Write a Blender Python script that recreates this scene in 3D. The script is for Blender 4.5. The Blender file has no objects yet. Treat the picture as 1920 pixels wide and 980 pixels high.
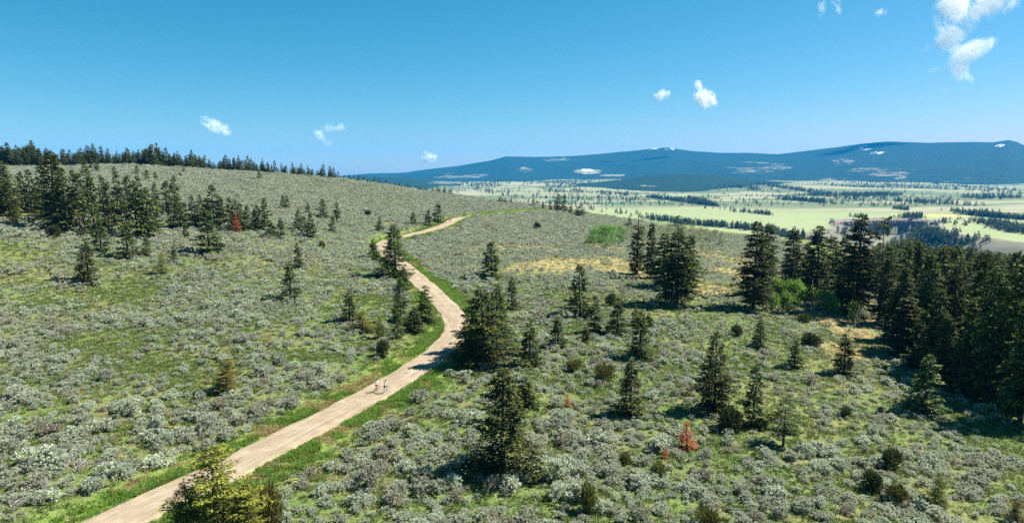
import bpy, math, random
import numpy as np

SC = bpy.context.scene
COL = SC.collection
R = math.radians

# ------------------------------------------------------------------ camera
CAM_H = 29.0
FPX = 1297.0                      # focal length in photograph pixels (1920 wide)
PITCH = R(7.4)
cam_d = bpy.data.cameras.new("camera")
cam_d.sensor_width = 36.0
cam_d.lens = FPX / 1920.0 * 36.0
cam_d.clip_start = 0.5
cam_d.clip_end = 90000.0
cam = bpy.data.objects.new("camera", cam_d)
COL.objects.link(cam)
cam.location = (0, 0, CAM_H)
cam.rotation_euler = (math.pi / 2 - PITCH, 0, 0)
SC.camera = cam

# ------------------------------------------------------------------ sky, sun, exposure
SUN_EL, SUN_AZ = R(48), R(72)     # azimuth from +Y (view direction) towards +X (right)
world = bpy.data.worlds.new("World")
SC.world = world
world.use_nodes = True
wn = world.node_tree.nodes
wl = world.node_tree.links
wn.clear()
w_out = wn.new("ShaderNodeOutputWorld")
w_bg = wn.new("ShaderNodeBackground")
w_sky = wn.new("ShaderNodeTexSky")
w_sky.sky_type = 'NISHITA'
w_sky.sun_disc = False
w_sky.sun_elevation = SUN_EL
w_sky.sun_rotation = SUN_AZ
w_sky.altitude = 900
w_sky.air_density = 1.0
w_sky.dust_density = 0.5
w_sky.ozone_density = 3.0
# the photograph's colour grade deepens the blue: red falls off faster than green and blue
w_sep = wn.new("ShaderNodeSeparateColor"); w_com = wn.new("ShaderNodeCombineColor")
w_pow = wn.new("ShaderNodeMath"); w_pow.operation = 'POWER'; w_pow.inputs[1].default_value = 2.0
w_mul = wn.new("ShaderNodeMath"); w_mul.operation = 'MULTIPLY'; w_mul.inputs[1].default_value = 0.118
wl.new(w_sky.outputs[0], w_sep.inputs[0])
wl.new(w_sep.outputs[0], w_pow.inputs[0]); wl.new(w_pow.outputs[0], w_mul.inputs[0]); wl.new(w_mul.outputs[0], w_com.inputs[0])
w_grn = wn.new("ShaderNodeMath"); w_grn.operation = 'MULTIPLY'; w_grn.inputs[1].default_value = 0.76
wl.new(w_sep.outputs[1], w_grn.inputs[0]); wl.new(w_grn.outputs[0], w_com.inputs[1])
w_blu = wn.new("ShaderNodeMath"); w_blu.operation = 'MULTIPLY'; w_blu.inputs[1].default_value = 0.82
wl.new(w_sep.outputs[2], w_blu.inputs[0]); wl.new(w_blu.outputs[0], w_com.inputs[2])
wl.new(w_com.outputs[0], w_bg.inputs[0])
w_bg.inputs[1].default_value = 0.05
wl.new(w_bg.outputs[0], w_out.inputs[0])

sun_d = bpy.data.lights.new("sun", 'SUN')
sun_d.energy = 5.0
sun_d.angle = R(0.53)
sun_d.color = (1.0, 0.95, 0.86)
sun = bpy.data.objects.new("sun", sun_d)
COL.objects.link(sun)
_sd = (math.sin(SUN_AZ) * math.cos(SUN_EL), math.cos(SUN_AZ) * math.cos(SUN_EL), math.sin(SUN_EL))
from mathutils import Vector, Matrix
sun.rotation_euler = Vector(_sd).to_track_quat('Z', 'Y').to_euler()
sun.location = Vector(_sd) * 200

SC.view_settings.view_transform = 'Standard'
SC.view_settings.look = 'None'
SC.view_settings.exposure = 1.48
SC.view_settings.gamma = 1.0
SC.view_settings.use_curve_mapping = False
SC.render.engine = 'CYCLES'
cy = SC.cycles
cy.max_bounces = 14
cy.diffuse_bounces = 3
cy.glossy_bounces = 1
cy.transmission_bounces = 3
cy.transparent_max_bounces = 8
cy.volume_bounces = 12
cy.volume_step_rate = 0.5
cy.volume_max_steps = 128
cy.caustics_reflective = False
cy.caustics_refractive = False
cy.use_denoising = False

# ------------------------------------------------------------------ numpy helpers
rng = np.random.default_rng(11)

def hash2(ix, iy, seed):
    h = (ix.astype(np.int64) * 374761393 + iy.astype(np.int64) * 668265263 + seed * 982451653) & 0xFFFFFFFF
    h = ((h ^ (h >> 13)) * 1274126177) & 0xFFFFFFFF
    h = h ^ (h >> 16)
    return (h & 0xFFFF) / 65535.0

def vnoise(x, y, seed=0):
    x = np.asarray(x, float); y = np.asarray(y, float)
    ix = np.floor(x); iy = np.floor(y)
    fx = x - ix; fy = y - iy
    fx = fx * fx * (3 - 2 * fx); fy = fy * fy * (3 - 2 * fy)
    ix = ix.astype(np.int64); iy = iy.astype(np.int64)
    a = hash2(ix, iy, seed); b = hash2(ix + 1, iy, seed)
    c = hash2(ix, iy + 1, seed); d = hash2(ix + 1, iy + 1, seed)
    return (a * (1 - fx) + b * fx) * (1 - fy) + (c * (1 - fx) + d * fx) * fy

def fbm(x, y, scale, octaves=4, seed=0):
    s = 0.0; amp = 1.0; tot = 0.0; f = 1.0 / scale
    for o in range(octaves):
        s = s + amp * vnoise(np.asarray(x) * f, np.asarray(y) * f, seed + o * 17)
        tot += amp; amp *= 0.5; f *= 2.03
    return s / tot

def smooth(t):
    t = np.clip(t, 0, 1)
    return t * t * (3 - 2 * t)

def ray(px, py):
    """direction of the ray through a photograph pixel, scaled to y (forward) = 1"""
    u = (px - 960.0) / FPX; v = (490.0 - py) / FPX
    cp, sp = math.cos(PITCH), math.sin(PITCH)
    d = np.array([u, cp + v * sp, -sp + v * cp])
    return d / d[1]

def project(P):
    P = np.atleast_2d(P)
    cp, sp = math.cos(PITCH), math.sin(PITCH)
    dz = P[:, 2] - CAM_H
    zc = P[:, 1] * cp - dz * sp
    yc = P[:, 1] * sp + dz * cp
    zc = np.where(np.abs(zc) < 1e-6, 1e-6, zc)
    return 960 + FPX * P[:, 0] / zc, 490 - FPX * yc / zc, zc

# ------------------------------------------------------------------ terrain
# control points: (pixel x, pixel y, height z)  or  (pixel x, pixel y, None, forward distance)
CTRL = [
    (0, 980, 0.0), (250, 960, -0.6), (480, 980, -1.0), (960, 980, -2.0), (1400, 980, -4.0), (1900, 980, -6.0),
    (0, 800, 1.2), (0, 600, 3.6), (300, 760, 0.8), (480, 700, 1.2), (712, 735, 0.0), (620, 780, -0.1),
    (858, 620, 0.4), (830, 660, 0.2), (820, 555, 1.2), (771, 514, 2.2), (714, 462, 4.2), (807, 432, 6.0), (850, 412, 7.2),
    (985, 395, 7.2), (600, 600, 2.4), (300, 600, 3.0), (545, 560, 3.0), (165, 528, 5.5), (393, 475, 8.0), (600, 440, 9.0),
    (1000, 760, -1.6), (1280, 830, -3.0), (1700, 800, -5.0), (1900, 780, -7.0), (1760, 720, -6.0),
    (1100, 650, -0.8), (1400, 650, -2.6), (1660, 600, -5.0), (1605, 583, -4.2), (1415, 577, -2.4), (1265, 571, -1.0),
    (1350, 490, -2.2), (1100, 455, 1.6), (1000, 520, 1.2), (930, 470, 3.6), (1290, 452, -3.6), (1390, 455, -4.5),
    (100, 440, 13.0), (240, 430, 12.0), (400, 400, 15.5), (0, 440, 14.0),
    (500, 350, None, 330), (300, 340, None, 315), (100, 335, None, 300), (700, 385, None, 345), (550, 345, None, 365),
    (200, 312, None, 385), (50, 318, None, 370), (400, 322, None, 405), (620, 338, None, 425), (740, 353, None, 440),
    (850, 371, None, 445), (960, 384, None, 430), (1040, 396, None, 410), (1120, 409, None, 385), (1185, 425, None, 350),
]
pts = []
for c in CTRL:
    d = ray(c[0], c[1])
    t = (c[2] - CAM_H) / d[2] if c[2] is not None else c[3]
    pts.append((d[0] * t, t, CAM_H + d[2] * t))
pts += [(-330, 150, 34), (-420, 330, 44), (330, 300, -10), (260, 60, -14), (0, -60, -3), (-200, -60, 3), (200, -60, -12)]
CP = np.array(pts)

def tps_fit(P, lam=30.0):
    n = len(P); X = P[:, :2] / 100.0
    d = np.linalg.norm(X[:, None] - X[None], axis=2)
    K = np.where(d > 0, d * d * np.log(np.maximum(d, 1e-9)), 0)
    A = np.zeros((n + 3, n + 3))
    A[:n, :n] = K + np.eye(n) * lam * 1e-4
    A[:n, n] = 1; A[:n, n + 1:] = X
    A[n, :n] = 1; A[n + 1:, :n] = X.T
    b = np.zeros(n + 3); b[:n] = P[:, 2]
    return X, np.linalg.solve(A, b)
TPX, TPW = tps_fit(CP)

def tps(x, y):
    x = np.asarray(x, float) / 100; y = np.asarray(y, float) / 100
    n = len(TPX)
    out = TPW[n] + TPW[n + 1] * x + TPW[n + 2] * y
    for i in range(n):
        r2 = (x - TPX[i, 0]) ** 2 + (y - TPX[i, 1]) ** 2
        out = out + TPW[i] * 0.5 * r2 * np.log(np.maximum(r2, 1e-12))
    return out

# outline of the upland in plan; outside it the ground falls away to the valley
def plan(px, py, z):
    d = ray(px, py); t = (z - CAM_H) / d[2]
    return (d[0] * t, t)
def plan_d(px, dist):
    d = ray(px, 400); return (d[0] * dist, dist)
UP = [(-520, -120), (-520, 300), plan_d(50, 375), plan_d(200, 390), plan_d(400, 410), plan_d(620, 430), plan_d(740, 445),
      plan_d(850, 450), plan_d(960, 435), plan_d(1040, 415), plan_d(1120, 390), plan_d(1185, 360), plan_d(1300, 345), plan_d(1400, 335),
      plan_d(1500, 265), plan_d(1600, 205), plan_d(1690, 160), plan_d(1790, 118), plan_d(1930, 108), (105, 60), (120, -120)]
UP = np.array(UP)

def poly_sd(x, y, poly):
    """signed distance to a closed polygon in plan: negative inside"""
    x = np.asarray(x, float); y = np.asarray(y, float)
    d = np.full(x.shape, 1e18); inside = np.zeros(x.shape, bool)
    n = len(poly)
    for i in range(n):
        ax, ay = poly[i]; bx_, by_ = poly[(i + 1) % n]
        ex, ey = bx_ - ax, by_ - ay
        t = np.clip(((x - ax) * ex + (y - ay) * ey) / (ex * ex + ey * ey), 0, 1)
        d = np.minimum(d, (x - ax - t * ex) ** 2 + (y - ay - t * ey) ** 2)
        cond = ((ay > y) != (by_ > y))
        xi = ax + (y - ay) / (by_ - ay if by_ != ay else 1e-9) * ex
        inside ^= cond & (x < xi)
    d = np.sqrt(d)
    return np.where(inside, -d, d)

VALLEY = -90.0
# canyon cut into the valley bench: rim in plan
def vplan(px, py, z=VALLEY):
    return plan(px, py, z)
CANYON = np.array([vplan(1440, 432), vplan(1500, 436), vplan(1558, 428), vplan(1563, 413), vplan(1640, 409), vplan(1700, 410), vplan(1762, 414),
                   vplan(1768, 434), vplan(1830, 442), vplan(1900, 452), vplan(2050, 462), vplan(2050, 520), vplan(1500, 520), vplan(1440, 445)])

CLIFF = [vplan(px_, 411) for px_ in range(1565, 1770, 20)]
def valley_z(x, y):
    r = np.hypot(x, y)
    far = smooth((r - 2200) / 3000)
    z = VALLEY + (fbm(x, y, 900, 3, 5) - 0.5) * (14 + 60 * far) * smooth((r - 1900) / 1500) + 22 * far
    z = z + (fbm(x, y, 160, 3, 9) - 0.5) * 7 * smooth((r - 1900) / 900)
    sd = poly_sd(x, y, CANYON)
    dr = np.full(np.shape(x), 1e9)
    for a in CLIFF:
        dr = np.minimum(dr, np.hypot(x - a[0], y - a[1]))
    c = smooth((150 - dr) / 60)
    depth = (1 + 35 * c) * smooth(-sd / 8) + (69 - 35 * c) * smooth(-sd / 190)
    return z - depth * smooth((r - 500) / 300)

def near_raw(x, y):
    return tps(x, y) + (fbm(x, y, 26, 3, 3) - 0.5) * 1.1 + (fbm(x, y, 5, 2, 4) - 0.5) * 0.28

def height_raw(x, y):
    x = np.asarray(x, float); y = np.asarray(y, float)
    sd = poly_sd(x, y, UP)
    w = smooth(np.clip(sd, 0, None) / 520)
    n = near_raw(np.clip(x, -560, 420), np.clip(y, -140, 640))
    return n * (1 - w) + valley_z(x, y) * w

# regular grid of the upland
GX0, GX1, GY0, GY1, GS = -480.0, 400.0, -70.0, 640.0, 2.0
gx = np.arange(GX0, GX1 + 0.1, GS); gy = np.arange(GY0, GY1 + 0.1, GS)
GXX, GYY = np.meshgrid(gx, gy)
GZ = height_raw(GXX, GYY)

def grid_z(x, y):
    fx = np.clip((np.asarray(x, float) - GX0) / GS, 0, len(gx) - 1.001); fy = np.clip((np.asarray(y, float) - GY0) / GS, 0, len(gy) - 1.001)
    ix = fx.astype(int); iy = fy.astype(int); tx = fx - ix; ty = fy - iy
    return (GZ[iy, ix] * (1 - tx) + GZ[iy, ix + 1] * tx) * (1 - ty) + (GZ[iy + 1, ix] * (1 - tx) + GZ[iy + 1, ix + 1] * tx) * ty

def ground(x, y):
    x = np.asarray(x, float); y = np.asarray(y, float)
    ins = (x > GX0) & (x < GX1) & (y > GY0) & (y < GY1)
    return np.where(ins, grid_z(x, y), height_raw(x, y))

TS = np.concatenate([np.arange(35, 640, 0.8), np.arange(640, 3000, 4.0), np.geomspace(3000, 12000, 500)])
def hit(px, py, tmin=35):
    """first point where the ray through a pixel meets the ground"""
    d = ray(px, py)
    t = TS[TS >= tmin]
    z = CAM_H + d[2] * t - ground(d[0] * t, t)
    k = np.argmax(z < 0)
    if z[k] >= 0:
        return None
    if k == 0:
        tt = t[0]
    else:
        tt = t[k - 1] + (t[k] - t[k - 1]) * z[k - 1] / (z[k - 1] - z[k])
    x, y = d[0] * tt, tt
    return np.array([x, y, float(ground(x, y))])

def height_for(P, py_top):
    """how tall a thing standing at P is when its top shows at pixel row py_top"""
    cp, sp = math.cos(PITCH), math.sin(PITCH)
    t = (490 - py_top) / FPX
    dz = P[2] - CAM_H
    zc = P[1] * cp - dz * sp; yc = P[1] * sp + dz * cp
    return (t * zc - yc) / (cp + t * sp)

def depth_of(P):
    return P[1] * math.cos(PITCH) - (P[2] - CAM_H) * math.sin(PITCH)

# ------------------------------------------------------------------ road centreline
ROAD_PX = [(-40, 1090), (90, 1036), (212, 980), (345, 915), (480, 853), (620, 780), (697, 739), (765, 699), (830, 655), (857, 627), (857, 600), (833, 569),
           (800, 538), (771, 512), (742, 488), (722, 470), (716, 458), (730, 449), (759, 442.5), (807, 431), (838, 420), (851, 411.5), (868, 407)]
TRACK_PX = [(868, 407), (900, 402.5), (940, 399), (985, 395), (1015, 392)]
def spline(P, step):
    P = np.array(P); n = len(P); out = []
    for i in range(n - 1):
        p0 = P[max(i - 1, 0)]; p1 = P[i]; p2 = P[i + 1]; p3 = P[min(i + 2, n - 1)]
        m = max(2, int(np.linalg.norm(p2 - p1) / step))
        for k in range(m):
            t = k / m
            out.append(0.5 * ((2 * p1) + (-p0 + p2) * t + (2 * p0 - 5 * p1 + 4 * p2 - p3) * t * t + (-p0 + 3 * p1 - 3 * p2 + p3) * t ** 3))
    out.append(P[-1])
    return np.array(out)
def smooth_line(L, k, it=1):
    for _ in range(it):
        Q = L.copy()
        for i in range(len(L)):
            a = max(0, i - k); b = min(len(L), i + k + 1)
            m = min(i - a, b - 1 - i)
            Q[i] = L[i - m:i + m + 1].mean(axis=0)
        L = Q
    return L
ROAD = spline([hit(*p)[:2] for p in ROAD_PX], 1.0)
ROAD = smooth_line(ROAD, 5, 2)
TRACK = smooth_line(spline([hit(*p)[:2] for p in TRACK_PX], 1.5), 3, 2)
ROAD_W = 2.55
ROADZ = smooth_line(grid_z(ROAD[:, 0], ROAD[:, 1])[:, None], 9, 2)[:, 0]

def road_dist(x, y, L=None):
    """distance to the road centreline, signed + on its right side, and nearest index"""
    L = ROAD if L is None else L
    x = np.asarray(x, float).ravel(); y = np.asarray(y, float).ravel()
    best = np.full(x.shape, 1e9); idx = np.zeros(x.shape, int)
    for i in range(0, len(L)):
        d = (x - L[i, 0]) ** 2 + (y - L[i, 1]) ** 2
        m = d < best
        best[m] = d[m]; idx[m] = i
    T = np.gradient(L, axis=0); T /= np.linalg.norm(T, axis=1)[:, None]
    side = (x - L[idx, 0]) * T[idx, 1] - (y - L[idx, 1]) * T[idx, 0]
    return np.sqrt(best) * np.sign(side), idx

# press the ground to the road bed (uphill side becomes a small cut bank)
_m = (np.abs(GXX) < 160) & (GYY < 420)
_d, _i = road_dist(GXX[_m], GYY[_m])
_a = np.abs(_d)
_w = 1 - smooth((_a - 3.4) / 4.0)
GZ[_m] = GZ[_m] * (1 - _w) + (ROADZ[_i] - 0.16 - 0.05 * smooth((_a - 2.0) / 2.0)) * _w

# ------------------------------------------------------------------ mesh and object helpers
def mesh_np(name, V, faces, mat_idx=None, mats=(), attrs=None, smooth_shade=False):
    """V (n,3); faces: list of (m,k) index arrays; attrs: {name: (domain, values)}"""
    me = bpy.data.meshes.new(name)
    V = np.asarray(V, np.float32)
    me.vertices.add(len(V)); me.vertices.foreach_set("co", V.ravel())
    faces = [np.asarray(f, np.int32) for f in faces if len(f)]
    loops = np.concatenate([f.ravel() for f in faces])
    tot = np.concatenate([np.full(len(f), f.shape[1], np.int32) for f in faces])
    start = np.concatenate([[0], np.cumsum(tot)[:-1]]).astype(np.int32)
    me.loops.add(len(loops)); me.loops.foreach_set("vertex_index", loops)
    me.polygons.add(len(tot)); me.polygons.foreach_set("loop_start", start); me.polygons.foreach_set("loop_total", tot)
    if mat_idx is not None:
        me.polygons.foreach_set("material_index", np.asarray(mat_idx, np.int32))
    me.polygons.foreach_set("use_smooth", np.full(len(tot), smooth_shade))
    for m in mats:
        me.materials.append(m)
    for k, (dom, val) in (attrs or {}).items():
        val = np.asarray(val, np.float32)
        if val.ndim == 2:
            a = me.attributes.new(k, 'FLOAT_COLOR', dom)
            if val.shape[1] == 3:
                val = np.hstack([val, np.ones((len(val), 1), np.float32)])
            a.data.foreach_set("color", val.ravel())
        else:
            a = me.attributes.new(k, 'FLOAT', dom); a.data.foreach_set("value", val)
    me.update(calc_edges=True)
    me.validate()
    return me

def link(name, me, parent=None, loc=None, rot=None, scale=None, **props):
    o = bpy.data.objects.new(name, me); COL.objects.link(o)
    if parent is not None:
        o.parent = parent
    if loc is not None: o.location = loc
    if rot is not None: o.rotation_euler = rot
    if scale is not None: o.scale = scale
    for k, v in props.items():
        if v is not None: o[k] = v
    return o

def place_copy(root, loc, rotz, scale, label, group=None, category=None):
    r = root.copy(); COL.objects.link(r)
    r.location = loc; r.rotation_euler = (0, 0, rotz); r.scale = scale
    r["label"] = label
    if group: r["group"] = group
    elif "group" in r: del r["group"]
    if category: r["category"] = category
    for ch in root.children:
        c = ch.copy(); COL.objects.link(c); c.parent = r
        for g in ch.children:
            d = g.copy(); COL.objects.link(d); d.parent = c
    return r

class NT:
    """small helper to write node materials"""
    def __init__(self, name):
        self.m = bpy.data.materials.new(name); self.m.use_nodes = True
        self.n = self.m.node_tree.nodes; self.l = self.m.node_tree.links
        self.n.clear(); self.out = self.n.new("ShaderNodeOutputMaterial")
    def new(self, t, **kw):
        x = self.n.new(t)
        for k, v in kw.items(): setattr(x, k, v)
        return x
    def put(self, sock, v):
        if isinstance(v, bpy.types.NodeSocket): self.l.new(v, sock)
        elif v is not None: sock.default_value = v
    def noise(self, scale, detail=4, rough=0.55, vec=None, dist=0.0):
        x = self.new("ShaderNodeTexNoise"); x.inputs["Scale"].default_value = scale
        x.inputs["Detail"].default_value = detail; x.inputs["Roughness"].default_value = rough
        x.inputs["Distortion"].default_value = dist
        if vec is not None: self.l.new(vec, x.inputs["Vector"])
        return x.outputs[0]
    def ramp(self, fac, stops, interp='LINEAR'):
        x = self.new("ShaderNodeValToRGB"); cr = x.color_ramp; cr.interpolation = interp
        while len(cr.elements) < len(stops): cr.elements.new(0.5)
        for e, (p, c) in zip(cr.elements, stops):
            e.position = p; e.color = c if len(c) == 4 else (*c, 1)
        self.put(x.inputs[0], fac)
        return x.outputs[0]
    def mix(self, fac, a, b, mode='MIX'):
        x = self.new("ShaderNodeMix"); x.data_type = 'RGBA'; x.blend_type = mode
        f = lambda v: (*v, 1) if isinstance(v, tuple) and len(v) == 3 else v
        self.put(x.inputs[0], fac); self.put(x.inputs[6], f(a)); self.put(x.inputs[7], f(b))
        return x.outputs[2]
    def math(self, op, a, b=0.0, c=None, clamp=False):
        x = self.new("ShaderNodeMath", operation=op); x.use_clamp = clamp
        self.put(x.inputs[0], a); self.put(x.inputs[1], b)
        if c is not None: self.put(x.inputs[2], c)
        return x.outputs[0]
    def attr(self, name, out="Fac"):
        x = self.new("ShaderNodeAttribute"); x.attribute_name = name
        return x.outputs[out]
    def pos(self):
        return self.new("ShaderNodeNewGeometry").outputs["Position"]
    def bsdf(self, color, rough=0.85, bump=None, bump_s=0.4, bump_d=0.1, spec=0.25):
        b = self.new("ShaderNodeBsdfPrincipled")
        self.put(b.inputs["Base Color"], (*color, 1) if isinstance(color, tuple) and len(color) == 3 else color)
        self.put(b.inputs["Roughness"], rough)
        b.inputs["Specular IOR Level"].default_value = spec
        if bump is not None:
            q = self.new("ShaderNodeBump"); q.inputs["Strength"].default_value = bump_s; q.inputs["Distance"].default_value = bump_d
            self.l.new(bump, q.inputs["Height"]); self.l.new(q.outputs[0], b.inputs["Normal"])
        return b.outputs[0]
    def done(self, sh):
        self.l.new(sh, self.out.inputs[0]); return self.m

def leaf_mat(name, dark, light, tip=None, trans=0.3, var=0.25, rough=0.7, objvar=True):
    """foliage: colour differs from leaf to leaf, from plant to plant and (tip) towards the young shoots"""
    t = NT(name)
    g = t.new("ShaderNodeNewGeometry")
    c = t.mix(g.outputs["Random Per Island"], dark, light)
    if tip is not None:
        c = t.mix(t.attr("tip"), c, tip)
    if objvar:
        oi = t.new("ShaderNodeObjectInfo")
        h = t.new("ShaderNodeHueSaturation")
        t.l.new(t.math('MULTIPLY_ADD', oi.outputs["Random"], 0.05, 0.475), h.inputs["Hue"])
        t.l.new(t.math('MULTIPLY_ADD', oi.outputs["Random"], var * 2, 1 - var), h.inputs["Value"])
        t.l.new(c, h.inputs["Color"]); c = h.outputs[0]
    b = t.bsdf(c, rough, spec=0.2)
    tr = t.new("ShaderNodeBsdfTranslucent"); t.l.new(c, tr.inputs[0])
    mx = t.new("ShaderNodeMixShader"); mx.inputs[0].default_value = trans
    t.l.new(b, mx.inputs[1]); t.l.new(tr.outputs[0], mx.inputs[2])
    return t.done(mx.outputs[0])

def flat_mat(name, color, rough=0.8, nscale=None, spec=0.3, metallic=0.0):
    t = NT(name)
    c = color
    if nscale:
        c = t.mix(t.noise(nscale, 4), tuple(v * 0.7 for v in color), tuple(min(1, v * 1.2) for v in color))
    s = t.bsdf(c, rough, spec=spec)
    if metallic: s.node.inputs["Metallic"].default_value = metallic
    return t.done(s)

# ------------------------------------------------------------------ ground masks (dry golden meadow, lush green patches)
def blob_mask(x, y, spots, seed):
    x = np.asarray(x, float); y = np.asarray(y, float)
    m = np.zeros(x.shape)
    wob = (fbm(x, y, 14, 4, seed) - 0.5) * 1.7 + (fbm(x, y, 4, 3, seed + 5) - 0.5) * 0.7
    for (cx, cy_, rx, ry) in spots:
        d = np.hypot((x - cx) / rx, (y - cy_) / ry) + wob
        m = np.maximum(m, smooth((1.2 - d) / 0.55))
    return m
def spots_px(L):
    out = []
    for (px, py, wpx, hm) in L:
        p = hit(px, py); out.append((p[0], p[1], wpx / 2 / FPX * p[1], hm))
    return out
DRY = spots_px([(1120, 462, 110, 26), (1190, 500, 190, 18), (1340, 478, 210, 40), (1400, 520, 120, 24), (1310, 540, 120, 10), (1080, 495, 120, 8), (960, 465, 150, 10),
                (1630, 640, 90, 16), (1560, 600, 160, 7), (1650, 605, 60, 6), (1000, 500, 120, 7), (1680, 665, 60, 6), (1590, 660, 90, 5)])
LUSH = spots_px([(240, 555, 190, 12), (180, 640, 260, 7), (60, 400, 90, 14), (520, 600, 120, 8), (1490, 560, 150, 9), (1100, 560, 160, 9), (330, 700, 260, 5), (700, 560, 120, 8), (40, 470, 160, 10)])

# ------------------------------------------------------------------ ground of the upland
_x = GXX.ravel(); _y = GYY.ravel()
keep = np.ones(GXX.shape, bool)
NXg, NYg = len(gx), len(gy)
ii = np.arange(NXg * NYg).reshape(NYg, NXg)
quads = np.stack([ii[:-1, :-1], ii[:-1, 1:], ii[1:, 1:], ii[1:, :-1]], -1).reshape(-1, 4)
dry_v = blob_mask(_x, _y, DRY, 31)
lush_v = blob_mask(_x, _y, LUSH, 37)
verge_v = np.zeros(len(_x))
_mm = _m.ravel()
verge_v[_mm] = 1 - smooth((np.abs(_d) - 4.2) / 3.0)
td, _ = road_dist(_x[(_y > 300) & (_y < 450) & (np.abs(_x) < 80)], _y[(_y > 300) & (_y < 450) & (np.abs(_x) < 80)], TRACK)
_sel = (_y > 300) & (_y < 450) & (np.abs(_x) < 80)
verge_v[_sel] = np.maximum(verge_v[_sel], 1 - smooth((np.abs(td) - 3.0) / 2.0))
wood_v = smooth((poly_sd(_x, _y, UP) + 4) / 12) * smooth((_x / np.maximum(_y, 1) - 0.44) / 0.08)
t = NT("upland_ground")
P = t.pos()
big = t.noise(0.035, 4, 0.6, P)
mid = t.noise(0.35, 4, 0.65, P)
fine = t.ramp(t.noise(2.6, 4, 0.75, P), [(0.33, (0, 0, 0)), (0.67, (1, 1, 1))])
green = t.mix(fine, (0.045, 0.08, 0.02), (0.15, 0.205, 0.06))
olive = t.mix(fine, (0.10, 0.095, 0.038), (0.26, 0.24, 0.105))
soil = t.mix(fine, (0.10, 0.075, 0.048), (0.28, 0.215, 0.145))
c = t.mix(t.ramp(big, [(0.44, (0, 0, 0)), (0.70, (0.9, 0.9, 0.9))]), green, olive)
c = t.mix(t.ramp(mid, [(0.52, (0, 0, 0)), (0.72, (0.85, 0.85, 0.85))]), c, soil)
c = t.mix(t.math('MULTIPLY', t.attr("lush"), 0.8), c, t.mix(fine, (0.062, 0.084, 0.024), (0.185, 0.205, 0.068)))
gold = t.mix(fine, (0.17, 0.14, 0.058), (0.345, 0.285, 0.145))
gold = t.mix(t.ramp(mid, [(0.5, (0, 0, 0)), (0.75, (1, 1, 1))]), gold, (0.22, 0.24, 0.07))
c = t.mix(t.attr("dry"), c, gold)
vg = t.mix(fine, (0.06, 0.125, 0.02), (0.19, 0.28, 0.055))
vg = t.mix(t.ramp(mid, [(0.56, (0, 0, 0)), (0.72, (1, 1, 1))]), vg, (0.36, 0.29, 0.15))
c = t.mix(t.attr("verge"), c, vg)
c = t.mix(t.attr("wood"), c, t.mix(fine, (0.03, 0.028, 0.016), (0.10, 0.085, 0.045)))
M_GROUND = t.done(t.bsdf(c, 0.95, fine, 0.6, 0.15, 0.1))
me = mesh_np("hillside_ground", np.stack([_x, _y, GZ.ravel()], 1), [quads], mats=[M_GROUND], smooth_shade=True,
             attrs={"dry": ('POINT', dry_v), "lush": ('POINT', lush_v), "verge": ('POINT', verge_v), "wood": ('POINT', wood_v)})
link("ground", me, kind="structure", label="sagebrush upland slope of green grass and dry soil")

# ------------------------------------------------------------------ gravel road
def ribbon(L, Z, half, nacross, crown, edge_wob):
    T = np.gradient(L, axis=0); T /= np.linalg.norm(T, axis=1)[:, None]
    Nn = np.stack([T[:, 1], -T[:, 0]], 1)
    s = np.concatenate([[0], np.cumsum(np.linalg.norm(np.diff(L, axis=0), axis=1))])
    us = np.linspace(-1, 1, nacross)
    V = []; U = []; S = []
    for k, u in enumerate(us):
        w = half + edge_wob * (fbm(s + 300 * (u > 0), s * 0, 3.0, 3, 77) - 0.5) * 2
        off = u * w
        rut = -0.035 * np.exp(-((np.abs(off) - 0.85) / 0.28) ** 2)
        z = Z + crown * (1 - u * u) + rut
        if abs(u) > 0.999: z = Z - 0.30
        V.append(np.column_stack([L + Nn * off[:, None], z])); U.append(off); S.append(s)
    V = np.array(V).transpose(1, 0, 2); U = np.array(U).T; S = np.array(S).T
    n, m = U.shape
    ii = np.arange(n * m).reshape(n, m)
    q = np.stack([ii[:-1, :-1], ii[:-1, 1:], ii[1:, 1:], ii[1:, :-1]], -1).reshape(-1, 4)
    return V.reshape(-1, 3), q, U.ravel(), S.ravel()
V, q, U, S = ribbon(ROAD, ROADZ, ROAD_W + 0.12, 27, 0.07, 0.38)
t = NT("gravel_road")
u = t.attr("across"); s = t.attr("along")
cx = t.new("ShaderNodeCombineXYZ"); t.put(cx.inputs[0], t.math('MULTIPLY', u, 2.6)); t.put(cx.inputs[1], t.math('MULTIPLY', s, 0.10))
streak = t.noise(1.0, 5, 0.62, cx.outputs[0], 0.6)
P = t.pos()
fine = t.noise(5.5, 4, 0.75, P); mid = t.noise(0.45, 4, 0.6, P)
base = t.mix(t.ramp(streak, [(0.36, (0, 0, 0)), (0.64, (1, 1, 1))]), (0.19, 0.148, 0.098), (0.37, 0.305, 0.222))
base = t.mix(t.ramp(fine, [(0.35, (0.75, 0.75, 0.75)), (0.7, (0, 0, 0))]), base, (0.20, 0.155, 0.10))
base = t.mix(t.ramp(mid, [(0.45, (0, 0, 0)), (0.75, (0.6, 0.6, 0.6))]), base, (0.40, 0.335, 0.255))
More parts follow.
